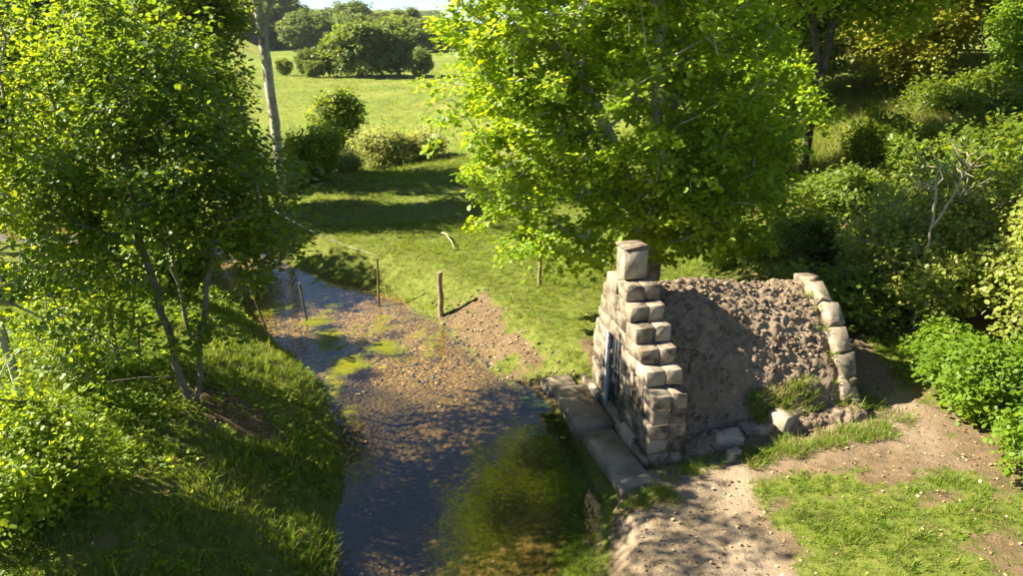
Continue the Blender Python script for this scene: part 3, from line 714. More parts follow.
def tree_meshes(seed, trunks, lobes, ntips, per, leafsize, kind, lmat, bmat, spray=.42, trunk_r=.14, tip_r=.006, flat=.35, shell=.45, step=.3, up=.6, lean=(0, 0, 0), bow=.12, sizevar=.42, sunw=.55, stray=.07):
    rng = np.random.default_rng(seed)
    tips = lobes_points(lobes, ntips, rng, shell)
    cl_ = np.array([l[:3] for l in lobes]).mean(0); sm = rng.random(ntips) < stray; tips[sm] = cl_+(tips[sm]-cl_)*rng.uniform(1.08, 1.3, sm.sum())[:, None]
    Nn, par, tipn, nt0 = grow(trunks, tips, rng, step, up, bow)
    cnt = np.zeros(len(Nn)); cnt[tipn] += 1
    for i in range(len(Nn)-1, -1, -1):
        if par[i] >= 0: cnt[par[i]] += cnt[i]
    cnt = np.maximum(cnt, 1); ex = math.log(trunk_r/tip_r)/math.log(cnt.max()); rad = tip_r*cnt**min(ex, .62)
    rad = np.minimum(rad, trunk_r)
    big = rad > max(.022, trunk_r*.25)
    big[:nt0] = True
    # trunk: smooth continuous tubes along the given stems
    tv = tubes('trunk', Nn, par, rad, bmat, big, 9); bv = tubes('branches', Nn, par, rad, bmat, ~big, 4)
    # leaf sprays round every tip
    tp = Nn[tipn]; dr_ = norm(tp-Nn[par[tipn]]+rng.normal(0, .15, tp.shape)); dr_[:, 2] *= .5; dr_ = norm(dr_)
    n = ntips*per; c = np.repeat(tp, per, 0); d = np.repeat(dr_, per, 0)
    side = norm(np.cross(d, np.array((0, 0, 1.)))); nor = np.cross(side, d)
    tilt = np.repeat(rng.normal(0, .35, ntips), per)[:, None]; side, nor = side*np.cos(tilt)+nor*np.sin(tilt), nor*np.cos(tilt)-side*np.sin(tilt)
    u_ = rng.uniform(-.75, 1.0, n); wv_ = np.sqrt(np.clip(1-np.abs(u_)**2, .02, 1)); v_ = rng.uniform(-1, 1, n)*wv_*.75; w_ = rng.normal(0, flat, n)
    sc = np.repeat(spray*rng.uniform(.6, 1.35, ntips), per)
    P = c+sc[:, None]*(u_[:, None]*d+v_[:, None]*side+w_[:, None]*nor); P[:, 2] -= sc*.22*(u_**2+v_**2)
    ax = d*(.4+.5*u_[:, None])+side*(v_[:, None]*1.3)+rng.normal(0, .4, (n, 3)); ax[:, 2] -= .25
    cen = np.average(np.array([l[:3] for l in lobes]), axis=0)
    outw = norm(P-cen)
    nr = nor*.5+np.array((0, 0, .75))+outw*.35+sunw*np.array(SDIR)+rng.normal(0, .38, (n, 3))
    size = leafsize*(1+sizevar*rng.normal(size=n)).clip(.45, 1.7)
    rnd = np.clip(rng.random(n)*.75+np.repeat(rng.random(ntips)*.25, per), 0, 1)
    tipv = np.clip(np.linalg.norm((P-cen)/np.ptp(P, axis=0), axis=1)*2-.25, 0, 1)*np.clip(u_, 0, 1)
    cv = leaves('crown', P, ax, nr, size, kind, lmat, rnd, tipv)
    return tv, bv, cv
def plant(name, label, cat, meshes, loc=(0, 0, 0), rz=0, sc=1, group=None, far=False):
    t = thing(name, label, cat, loc, group, rz); t.scale = (sc, sc, sc) if not isinstance(sc, tuple) else sc
    for nm, me in zip(('trunk', 'branches', 'crown'), meshes):
        if me is None: continue
        o = link(nm if cat == 'tree' or nm != 'trunk' else 'stems', me, t)
        if nm != 'trunk': o['kind'] = 'stuff'
    return t
def at0(pts, b): return [tuple(np.array(p)-np.array(b)) for p in pts]
def lob(L, b): return [tuple(np.array(l[:3])-np.array(b))+tuple(l[3:]) for l in L]
def single(name, label, cat, base, trunks, lobes, seed, ntips, per, size, kind, lmat, bmat, group=None, **kw):
    x, y = base; b = (x, y, gz(x, y)-.05)
    tm = tree_meshes(seed, [at0(t_, b) for t_ in trunks], lob(lobes, b), ntips, per, size, kind, lmat, bmat, **kw)
    return plant(name, label, cat, tm, b, 0, 1, group)

# the big sycamore behind the mound
zb = gz(2.9, 13.7)
single('sycamore_tree', 'large spreading bright green tree behind the earth mound, with forked pale trunk', 'tree', (2.9, 13.7),
       [[(2.9, 13.7, zb-.1), (2.82, 13.68, 2.4), (2.78, 13.6, 4.0), (2.7, 13.5, 5.6), (2.5, 13.5, 8.2)], [(2.95, 13.75, zb-.1), (3.0, 13.8, 2.2), (3.12, 13.9, 4.2), (3.3, 14.0, 6.4), (3.5, 14.1, 8.4)], [(2.8, 13.6, zb), (2.45, 13.3, 2.4), (1.9, 13.1, 3.8), (1.2, 13.0, 5.2)]],
       [(1.75, 13.3, 5.3, 3.1, 2.8, 2.5), (1.9, 13.4, 6.9, 3.2, 2.8, 1.8), (2.4, 14.2, 8.8, 2.8, 2.4, 1.5, .8), (.5, 12.7, 3.6, 1.5, 1.4, 1.2, 1.7), (3.5, 12.7, 3.4, 1.6, 1.4, 1.2, 1.3), (.7, 12.2, 2.5, 1.5, .9, .55, 2.4), (2.7, 12.2, 2.95, 1.6, .8, .75, 3.0), (3.9, 12.2, 2.6, 1.0, .8, .6, 1.6), (4.3, 13.2, 3.6, 1.2, 1.2, 1.2, 1.3), (-.5, 13.0, 6.0, 1.4, 1.7, 1.7), (3.9, 13.4, 5.0, 1.2, 1.6, 1.6), (-.2, 13.2, 4.7, 1.2, 1.3, 1.1), (4.2, 13.6, 4.2, 1.1, 1.4, 1.2, .9), (3.4, 12.7, 2.2, 1.5, .7, .55, 3.0), (.9, 12.1, 2.15, 1.2, .7, .35, 2.2)],
       21, 1650, 64, .078, 'round', 'maple', 'bark_pale', stray=.015, spray=.36, trunk_r=.15, step=.35, flat=.14)
# trees on the left bank
zb = gz(-4.2, 8.1)
single('alder_tree', 'dark leafy tree leaning over the stream from the left bank', 'tree', (-4.2, 8.1),
       [[(-4.2, 8.1, zb-.1), (-4.35, 8.2, 2.2), (-4.6, 8.4, 3.4), (-4.65, 8.5, 4.6), (-4.5, 8.6, 5.8)], [(-4.15, 8.2, zb-.1), (-4.0, 8.4, 2.2), (-3.8, 8.7, 3.4)]],
       [(-4.4, 8.6, 4.5, 1.25, 1.5, 1.3), (-4.6, 8.7, 5.5, 1.0, 1.2, .8), (-3.55, 8.9, 3.7, .85, 1.2, .95), (-3.5, 9.3, 3.0, .7, 1.0, .5, .8), (-4.9, 8.0, 3.6, .9, .8, .8, .7), (-4.5, 7.8, 2.5, 1.0, .7, .7, .3), (-3.9, 8.6, 2.4, .6, .8, .5, .35)],
       31, 500, 50, .060, 'round', 'alder', 'bark', spray=.28, trunk_r=.046, step=.22)
zb = gz(-6.0, 7.7)
single('hazel_tree', 'slender pale trunk with yellow green leaves at the left picture edge', 'tree', (-6.0, 7.7),
       [[(-6.0, 7.7, zb-.1), (-6.15, 7.75, 2.6), (-6.35, 7.8, 3.8), (-6.5, 7.9, 5.2)], [(-6.15, 7.75, zb-.1), (-6.45, 7.7, 2.4), (-6.9, 7.7, 4.0)]],
       [(-6.2, 7.9, 4.5, 1.5, 1.4, 1.3), (-5.5, 7.6, 3.9, .9, 1.0, .9), (-6.0, 7.4, 3.1, 1.3, 1.0, .7, .45), (-5.4, 7.3, 2.5, 1.0, .9, .5, .35), (-6.4, 8.0, 5.6, 1.2, 1.2, .8), (-6.0, 6.9, 6.5, 1.4, 1.0, .9, .8)],
       41, 330, 34, .054, 'round', 'hazel', 'bark_pale', spray=.28, trunk_r=.05, step=.22)
zb = gz(-5.1, 10.0)
single('young_tree', 'thin sapling on the left bank between the dark tree and the water', 'tree', (-5.1, 10.2),
       [[(-5.1, 10.2, zb-.1), (-5.15, 10.2, 2.4), (-5.3, 10.3, 3.8), (-5.4, 10.4, 5.2)]],
       [(-5.3, 10.3, 4.2, 1.0, 1.0, 1.3), (-5.4, 10.3, 5.4, .9, .9, .9), (-5.1, 10.2, 2.9, .7, .6, .5, .5)],
       51, 120, 34, .056, 'round', 'hazel', 'bark', spray=.30, trunk_r=.032, step=.22)
zb = gz(-13.9, 12.6)
single('hazel_tree', 'bushy bright tree behind the slender trunk at the left edge', 'tree', (-13.9, 12.6),
       [[(-13.9, 12.6, zb-.1), (-13.9, 12.6, 3.0), (-13.8, 12.6, 4.6), (-13.7, 12.6, 5.6)]],
       [(-13.6, 12.6, 3.8, 1.9, 1.3, 1.5), (-13.4, 12.6, 5.0, 1.7, 1.2, 1.0), (-12.2, 12.6, 3.6, 1.2, 1.0, 1.2), (-12.6, 12.3, 2.6, 1.2, 1.0, .7)],
       61, 480, 56, .075, 'round', 'hazel', 'bark_dark', spray=.38, trunk_r=.11, step=.28)
zb = gz(-13.5, 14)
single('dark_tree', 'shadowy tree filling the upper left corner', 'tree', (-13.4, 16.6),
       [[(-13.4, 16.6, zb-.1), (-13.4, 16.6, 4), (-13.2, 16.6, 6.4)]],
       [(-13.3, 16.6, 4.6, 2.2, 1.6, 2.0), (-13.2, 16.6, 6.0, 2.2, 1.5, 1.2), (-12.2, 16.4, 3.4, 1.6, 1.3, 1.3)],
       71, 560, 54, .10, 'round', 'alder', 'bark_dark', spray=.45, trunk_r=.14, step=.4)
zb = gz(-19.5, 26)
single('dark_tree', 'tall tree at the far left edge behind the shadowy one', 'tree', (-19.5, 26.5),
       [[(-19.5, 26.5, zb-.1), (-19.4, 26.5, 5), (-19.2, 26.5, 8.5)]],
       [(-19.3, 26.5, 5.5, 3.0, 2.2, 2.6), (-19.2, 26.5, 8.4, 2.8, 2.0, 1.6), (-17.2, 26.3, 4.6, 1.8, 1.4, 1.8), (-16.8, 26.3, 7.4, 1.6, 1.3, 1.3)],
       73, 560, 44, .16, 'round', 'alder', 'bark_dark', spray=.6, trunk_r=.17, step=.5)
zb = gz(-10.6, 21.5)
single('ash_tree', 'leafy tree beyond the stream bend, above the dark alder crown', 'tree', (-11.2, 20.6),
       [[(-11.2, 20.6, zb-.1), (-11.2, 20.6, 4.5), (-11.0, 20.6, 7.6)]],
       [(-11.1, 20.6, 5.0, 2.0, 1.7, 2.0), (-10.9, 20.6, 7.4, 2.0, 1.7, 1.6), (-9.6, 20.4, 3.6, 1.2, 1.0, 1.2), (-12.4, 20.6, 3.6, 1.4, 1.4, 1.4)],
       81, 520, 36, .11, 'round', 'hazel', 'bark_dark', spray=.5, trunk_r=.15, step=.45)
zb = gz(-8.1, 24.6)
single('ash_tree', 'tall pale bare trunk forking high up at the meadow edge', 'tree', (-8.05, 24.4),
       [[(-8.05, 24.4, zb-.1), (-8.08, 24.4, 3.0), (-8.15, 24.4, 5.6), (-8.25, 24.4, 7.6), (-8.6, 24.4, 10.2)], [(-8.18, 24.4, 6.0), (-7.6, 24.3, 7.2), (-6.7, 24.2, 8.8)], [(-8.4, 24.4, 6.6), (-8.1, 24.5, 7.8), (-8.0, 24.6, 10.0)]],
       [(-8.8, 24.4, 9.8, 2.4, 2.0, 1.5), (-7.2, 24.2, 9.6, 1.6, 1.5, 1.2), (-9.3, 24.3, 7.0, .9, .9, 1.2, .5), (-8.6, 24.1, 3.6, .5, .4, 1.0, .5)],
       91, 380, 34, .11, 'round', 'hazel', 'bark_pale', spray=.45, trunk_r=.20, step=.4)
zb = gz(-13.2, 26.8)
single('ash_tree', 'broad green tree standing behind the tall bare trunk on the left', 'tree', (-13.6, 27.2),
       [[(-13.6, 27.2, zb-.1), (-13.6, 27.2, 5), (-13.4, 27.2, 9)]],
       [(-13.4, 27.2, 6, 3, 2.5, 2.6), (-13.2, 27.2, 8.8, 2.6, 2.2, 1.8), (-11.4, 27, 4, 1.6, 1.5, 1.6)],
       95, 520, 46, .15, 'round', 'alder', 'bark_dark', spray=.6, trunk_r=.17, step=.5)
# understory at the lower left
def shrub(name, label, base, rx, ry, h, seed, ntips, per, size, kind, lmat, bmat='bark', group=None, dz=0, **kw):
    x, y = base; z = gz(x, y)-.03; rg = np.random.default_rng(seed)
    stems = []
    for q in range(5):
        a = rg.uniform(0, 6.28); stems.append([(.06*math.cos(a), .06*math.sin(a), 0), (.35*rx*math.cos(a), .35*ry*math.sin(a), h*.45), (.6*rx*math.cos(a), .6*ry*math.sin(a), h*.8)])
    lobs = [(0, 0, h*.5, rx*.85, ry*.85, h*.42)]+[(rg.uniform(-.55, .55)*rx, rg.uniform(-.55, .55)*ry, h*rg.uniform(.3, .8), rx*rg.uniform(.35, .55), ry*rg.uniform(.35, .55), h*rg.uniform(.2, .3)) for q in range(6)]
    tm = tree_meshes(seed, stems, lobs, ntips, per, size, kind, lmat, bmat, trunk_r=kw.pop('trunk_r', .03), step=.15, shell=.5, **kw)
    return plant(name, label, 'bush', tm, (x, y, z+dz), 0, 1, group)
zb = gz(-5.5, 8.9)
single('young_tree', 'slim young tree with light leaves between the slender trunk and the dark tree', 'tree', (-5.5, 8.9),
       [[(-5.5, 8.9, zb-.1), (-5.45, 8.9, 2.4), (-5.6, 9.0, 3.8), (-5.7, 9.0, 5.0)], [(-5.45, 8.95, zb-.1), (-5.2, 9.0, 2.2), (-5.0, 9.1, 3.2)]],
       [(-5.6, 8.9, 3.6, .9, .9, 1.2), (-5.7, 9.0, 4.9, .9, .9, .9), (-5.3, 8.8, 2.3, .9, .7, .6, .5)],
       52, 150, 36, .054, 'round', 'hazel', 'bark', spray=.27, trunk_r=.03, step=.22)
zb = gz(-9.4, 22.2)
single('young_tree', 'thin dark trunk with loose foliage left of the tall bare trunk', 'tree', (-9.0, 22.3),
       [[(-9.0, 22.3, zb-.1), (-9.05, 22.3, 4.0), (-9.0, 22.3, 7.5)]],
       [(-9.0, 22.3, 6.6, 1.1, 1.0, 1.5), (-9.1, 22.3, 4.0, .9, .9, 1.2, .8), (-8.6, 22.2, 2.2, .8, .8, .8, .8)],
       53, 300, 44, .10, 'round', 'oak', 'bark_dark', spray=.38, trunk_r=.08, step=.35)
shrub('leafy_shrub', 'low leafy shrub in the bottom left corner', (-4.7, 5.6), 1.0, .9, 1.3, 111, 200, 60, .040, 'round', 'hazel', spray=.26)
shrub('leafy_shrub', 'thin leafy shrub under the slender trunk on the left', (-6.0, 8.6), 1.1, .8, 1.3, 112, 80, 40, .042, 'round', 'hazel', spray=.28)
shrub('leafy_shrub', 'dark shrub below the leaning tree at the far end of the left bank', (-6.6, 12.6), 1.0, .9, 1.4, 113, 180, 40, .09, 'round', 'alder', spray=.3)
shrub('leafy_shrub', 'shrub at the stream bend beneath the dark crown', (-8.3, 15.6), 1.2, 1.0, 1.7, 114, 190, 40, .10, 'round', 'alder', spray=.34)
# right side
zb = gz(8.9, 21.5)
single('maple_tree', 'dark straight trunk on the shady slope right of the big tree', 'tree', (8.95, 21.5),
       [[(8.95, 21.5, zb-.1), (9.0, 21.5, 3.5), (9.15, 21.5, 5.4), (9.35, 21.5, 8.0), (9.4, 21.5, 10)], [(9.05, 21.5, 4.6), (8.6, 21.3, 6.2), (8.2, 21.2, 8.5)]],
       [(8.8, 21.4, 8.4, 3.4, 2.6, 2.0), (7.4, 20.6, 5.0, 1.5, 1.2, 1.0, .8), (7.9, 19.8, 4.0, 1.0, .9, .6, .8), (10.6, 21.0, 7.0, 1.5, 1.4, 1.2)],
       121, 640, 50, .11, 'round', 'maple', 'bark_dark', spray=.5, trunk_r=.125, step=.45)
def shared(seed, size, lmat, bmat, h=9, r=3.2, n=560, per=40, kind='round'):
    return tree_meshes(seed, [[(0, 0, 0), (.1, 0, h*.4), (.0, .1, h*.85)]], [(0, 0, h*.52, r, r*.95, h*.30), (.3, .2, h*.75, r*.85, r*.8, h*.24), (-r*.5, -.3*r, h*.34, r*.6, r*.55, h*.16), (r*.5, -.3*r, h*.36, r*.55, r*.5, h*.17), (0, -.5*r, h*.25, r*.6, r*.4, h*.13)],
                       n, per, size, kind, lmat, bmat, spray=.55, trunk_r=.18, step=.5)
def put(name, label, ms, x, y, rz, sc, group=None, cat='tree'):
    return plant(name, label, cat, ms, (x, y, gz(x, y)-.1), rz, sc, group)
ms_green = shared(131, .13, 'fresh', 'bark_dark', n=760, per=54); ms_oak = shared(132, .13, 'oak', 'bark_dark', n=760, per=54); ms_rust = shared(133, .12, 'rust', 'bark', 7, 2.6, 520, 46)
G_ = 'trees on the slope at the right'
put('oak_tree', 'yellowish brown tree on the slope above the tall grass', ms_rust, 15.0, 28.6, 0, 1.0, G_)
put('maple_tree', 'tall green tree in the upper right corner', ms_green, 20.4, 27.0, .4, 1.05, G_)
put('maple_tree', 'green tree between the yellowish tree and the upper right corner', ms_green, 19.0, 32.5, 2.1, 1.1, G_)
put('oak_tree', 'dark tree directly behind the straight dark trunk', ms_oak, 10.6, 31.0, 1.0, 1.05, G_)
put('oak_tree', 'dark tree half hidden behind the right side of the big bright tree', ms_oak, 5.8, 28.5, 2.6, 1.0, G_)
put('maple_tree', 'green tree at the right edge above the olive shrubs', ms_green, 24.5, 24.0, 4.0, 1.0, G_)
put('maple_tree', 'green tree rising behind the upper right corner tree', ms_green, 27.5, 31.0, 5.2, 1.15, G_)
put('oak_tree', 'dark tree far right behind the green crowns', ms_oak, 24.0, 36.0, .7, 1.25, G_)
put('oak_tree', 'dim tree at the back of the slope behind the yellowish tree', ms_oak, 15.0, 37.0, 4.4, 1.2, G_)
# shrubs on the right
zb = gz(8.2, 13.2)
b_ = (8.2, 13.0)
single('hawthorn_shrub', 'olive green hawthorn with bare pale limbs above its leaves', 'bush', b_,
       [[(8.2, 13.0, zb-.1), (8.1, 13.0, 1.8), (7.9, 12.9, 3.0)], [(8.3, 13.0, zb-.1), (8.9, 12.8, 2.2), (9.3, 12.6, 3.2)], [(8.1, 12.9, zb-.1), (7.4, 12.4, 2.0), (6.9, 12.0, 2.8)]],
       [(8.0, 12.8, 2.2, 1.6, 1.3, 1.1), (7.0, 12.1, 2.3, .9, .9, .8), (9.4, 12.4, 2.7, 1.1, 1.1, 1.0), (7.2, 11.9, 1.4, 1.0, .8, .6), (7.9, 12.6, 3.3, .7, .7, .5, .5)],
       141, 560, 44, .062, 'round', 'olive', 'bark_dead', spray=.27, trunk_r=.05, step=.2)
dead = tree_meshes(143, [[(0, 0, 0), (-.05, 0, 1.9), (-.1, .05, 2.7)], [(-.05, 0, 1.8), (.22, 0, 2.4), (.36, 0, 2.9)]], [(-.1, 0, 2.75, .75, .5, .5), (.3, 0, 2.8, .5, .4, .45)], 110, 1, .04, 'round', 'olive', 'bark_dead', trunk_r=.022, tip_r=.0045, step=.12)
dt = thing('dead_sapling', 'bare pale branching dead sapling standing out of the hawthorn', 'bush', (6.95, 11.2, gz(6.95, 11.2)-.03))
so = link('stems', dead[0], dt); bo = link('branches', dead[1], dt); bo['kind'] = 'stuff'
shrub('hawthorn_shrub', 'pale olive shrub at the right picture edge, above the bright green one', (8.7, 10.0), 1.8, 1.4, 3.0, 151, 700, 46, .06, 'round', 'olive', 'bark_dead', spray=.26)
shrub('hawthorn_shrub', 'olive shrub with arching twigs over the end of the mound', (7.3, 11.4), 1.0, .9, 1.9, 152, 300, 42, .06, 'round', 'olive', 'bark_dead', spray=.26)
shrub('leafy_shrub', 'sunlit yellow green shrub high at the right picture edge', (10.6, 12.4), 1.3, 1.2, 3.6, 153, 320, 54, .085, 'round', 'hazel', spray=.32)
shrub('nettle_bush', 'bright fresh green bush beside the dirt trail at right', (6.75, 8.7), .95, .8, 1.05, 154, 380, 60, .055, 'round', 'fresh', 'bark', spray=.24)
shrub('nettle_bush', 'bright green bush at the right picture edge, nearest the camera', (6.75, 7.3), .85, .7, .95, 155, 320, 60, .055, 'round', 'fresh', 'bark', spray=.24)
shrub('nettle_bush', 'small bright green bush in the shade past the end stones', (6.7, 9.9), .6, .55, .8, 156, 170, 54, .055, 'round', 'fresh', 'bark', spray=.22)
def bramble(seed):
    r_ = np.random.default_rng(seed); lb_ = [(r_.uniform(-1.3, 1.3), r_.uniform(-.9, .9), r_.uniform(.15, .95), r_.uniform(.3, .7), r_.uniform(.3, .7), r_.uniform(.18, .5)) for q in range(11)]
    return tree_meshes(seed, [[(0, 0, 0), (.1, 0, .5)], [(0, 0, 0), (-.5, .2, .6)], [(0, 0, 0), (.6, .1, .6)]], lb_, 260, 40, .075, 'round', 'oak', 'bark', spray=.30, trunk_r=.02, step=.25, stray=.2)
shrub('leafy_shrub', 'tall bright thicket under the upper right trees', (17.2, 23.0), 2.4, 1.6, 4.2, 157, 520, 50, .10, 'round', 'fresh', spray=.42)
shrub('leafy_shrub', 'tall thicket at the right edge below the upper right crowns', (20.5, 22.5), 2.2, 1.6, 4.6, 158, 480, 50, .10, 'round', 'hazel', spray=.42)
shrub('leafy_shrub', 'dark thicket between the big tree and the straight dark trunk', (6.6, 20.5), 1.8, 1.4, 3.0, 159, 380, 46, .10, 'round', 'alder', spray=.4)
ms_brs = [bramble(161), bramble(162), bramble(163)]
bl = ['dark bramble directly behind the crest of the mound', 'dark bramble behind the end stones of the mound', 'shaded bramble below the straight dark trunk', 'bramble on the slope behind the dead sapling', 'bramble at the top of the tall grass slope', 'bramble at the right edge behind the hawthorn', 'dark bramble under the big tree at its right side', 'bramble between the straight trunk and the tall grass', 'bramble just above the hawthorn on the slope', 'bramble behind the sunlit yellow shrub']
for (x, y, rz, sc), l in zip([(4.3, 11.7, 1.4, .75), (5.9, 11.9, 2.9, .85), (8.4, 18.0, 0, 1.0), (11.6, 18.2, 1.2, 1.3), (15.5, 24.5, 2.2, 1.2), (14.2, 16.8, 3.1, 1.5), (6.2, 15.4, .6, .9), (11.6, 21.2, 4.0, 1.1), (12.6, 15.6, 5, 1.3), (15.8, 19.5, 5.5, 1.5)], bl):
    plant('bramble_bush', l, 'bush', ms_brs[int(rz*3) % 3], (x, y, gz(x, y)-.05), rz, (sc*1.15, sc, sc*1.1), 'brambles on the slope')

# the field: bushes and far trees
shrub('field_bush', 'leafy green bush at the foot of the tall bare trunk', (-7.6, 26.2), 1.15, 1.0, 2.1, 171, 360, 60, .085, 'round', 'hazel', stray=.2, spray=.36)
shrub('field_bush', 'round dark bush in the field behind the leafy green one', (-9.0, 36.5), 1.6, 1.4, 3.0, 172, 360, 54, .11, 'round', 'oak', spray=.42)
shrub('willow_bush', 'pale silvery willow bush in the field', (-5.6, 31.0), 1.3, 1.0, 1.7, 173, 300, 40, .16, 'narrow', 'pale', 'bark_dead', stray=.25, spray=.42)
shrub('willow_bush', 'low pale willow bush right of the silvery one', (-4.1, 32.5), 1.1, .9, 1.3, 174, 220, 40, .16, 'narrow', 'pale', 'bark_dead', spray=.4)
shrub('willow_bush', 'small pale bush in the hollow left of the silvery willow', (-6.9, 29.2), .7, .6, 1.0, 175, 130, 36, .14, 'narrow', 'pale', 'bark_dead', spray=.34)
def fartree(seed, h, r, n=520, per=30, lm='far'):
    rg = np.random.default_rng(seed); lobs = [(0, 0, h*.5, r*.8, r*.8, h*.42)]
    for q in range(9):
        a = rg.uniform(0, 6.28); rr_ = rg.uniform(.35, .75)*r; lobs.append((rr_*math.cos(a), rr_*math.sin(a), h*rg.uniform(.25, .8), r*rg.uniform(.28, .48), r*rg.uniform(.28, .48), h*rg.uniform(.12, .22)))
    return tree_meshes(seed, [[(0, 0, 0), (0, 0, h*.35), (0, 0, h*.7)]], lobs, n, per, .42, 'round', lm, 'bark_dark', spray=.85, trunk_r=.3, step=1.0, flat=.4)
fm = [fartree(181, 11, 5), fartree(182, 12, 5.5), fartree(183, 10, 4.6, lm='oak'), fartree(184, 9, 6.2)]
G2 = 'trees at the far end of the field'
put('field_tree', 'broad rounded tree at the far end of the field', fm[3], -20.5, 100, .3, .85, G2)
put('field_tree', 'second rounded crown right of the broad field tree', fm[0], -15.6, 101, 1.3, .68, G2)
put('field_tree', 'rounded crown left of the broad field tree', fm[2], -24.3, 102, 2.3, .62, G2)
put('hedge_bush', 'yellowish round bush at the right end of the far hedge', fm[0], -12.2, 98, 2.2, .38, G2, 'bush')
put('hedge_bush', 'small bush left of the far field trees', fm[1], -28.2, 101, 3.0, .33, G2, 'bush')
put('hedge_bush', 'dark little bush alone on the far field', fm[2], -31.8, 103, 4.0, .26, G2, 'bush')
put('hedge_bush', 'pale bush between the field trees and the dark little bush', fm[3], -26.6, 99, 5.0, .28, G2, 'bush')
for (x, y, rz, sc), l in zip(((22, 48, .2, .9), (31, 46, 1.7, .95), (40, 52, 3.0, 1.0), (14, 52, 4.4, .9)), ('crown filling the gap behind the upper right trees', 'crown at the right edge far behind the slope trees', 'farthest crown at the right picture edge', 'far crown seen over the yellowish tree')):
    put('slope_tree', l, fm[int(rz) % 4], x, y, rz, sc, 'trees behind the slope')
rg = np.random.default_rng(77); k = 0
for row, (yy, n_) in enumerate(((186, 9), (205, 9), (226, 9))):
    for i in range(n_):
        x = -86+i*8.2+rg.uniform(-2, 2)+row*3; y = yy+rg.uniform(-6, 6)
        put('woodland_tree', 'rounded tree in the hazy wood on the far hill', fm[rg.integers(0, 4)], x, y, rg.uniform(0, 6.28), (lambda q: (q*1.35, q*1.35, q))(rg.uniform(.68, 1.02)*(1-.10*(x > -40))), 'wood on the far hill'); k += 1

# ------------------------------------------------------------------ scattered growth (instances)
def tuft(name, n, h, spread, lean, width, mat, seed, seg=2):
    rg = np.random.default_rng(seed); V = []; F_ = []; rn = []; tp = []
    for i in range(n):
        a = rg.uniform(0, 6.28); r0 = spread*math.sqrt(rg.random()); bx, by = r0*math.cos(a), r0*math.sin(a)
        az = a+rg.normal(0, .7); ln = lean*rg.uniform(.4, 1.5); hh = h*rg.uniform(.55, 1.15); fa = rg.uniform(0, 3.14); wx, wy = width*math.cos(fa)/2, width*math.sin(fa)/2; q = rg.random()
        b = len(V)
        for sgi in range(seg+1):
            f_ = sgi/seg; w_ = 1-f_**1.6; px, py, pz = bx+ln*f_**1.8*math.cos(az), by+ln*f_**1.8*math.sin(az), hh*(f_-.18*lean/max(h, .01)*f_**2)
            if sgi < seg: V += [(px-wx*w_, py-wy*w_, pz), (px+wx*w_, py+wy*w_, pz)]; rn += [q, q]; tp += [f_, f_]
            else: V.append((px, py, pz)); rn.append(q); tp.append(1)
        for sgi in range(seg-1): F_ += [(b+2*sgi, b+2*sgi+1, b+2*sgi+3), (b+2*sgi, b+2*sgi+3, b+2*sgi+2)]
        F_.append((b+2*seg-2, b+2*seg-1, b+2*seg))
    return mesh(name, V, np.array(F_), M[mat], False, {'rnd': rn, 'tip': tp})
def herb(name, n, h, spread, size, mat, seed):
    rg = np.random.default_rng(seed); P = np.column_stack([rg.normal(0, spread, n), rg.normal(0, spread, n), np.abs(rg.normal(h*.6, h*.35, n))])
    ax = P*np.array((1, 1, .1))+rg.normal(0, .04, (n, 3)); nr = np.array((0, 0, 1.))+rg.normal(0, .45, (n, 3))
    return leaves(name, P, ax, nr, size*rg.uniform(.6, 1.3, n), 'round', mat, rg.random(n), rg.random(n)*.5)
def lump(name, mat, seed, fl=.65):
    rg = np.random.default_rng(seed)
    import bmesh
    bm = bmesh.new(); bmesh.ops.create_icosphere(bm, subdivisions=1, radius=1)
    for v in bm.verts: v.co *= 1+rg.normal(0, .16); v.co.z *= fl; v.co.x *= 1.2
    me = bpy.data.meshes.new(name); bm.to_mesh(me); bm.free(); me.materials.append(M[mat])
    if mat != 'clod': me.polygons.foreach_set('use_smooth', np.ones(len(me.polygons), bool))
    return me
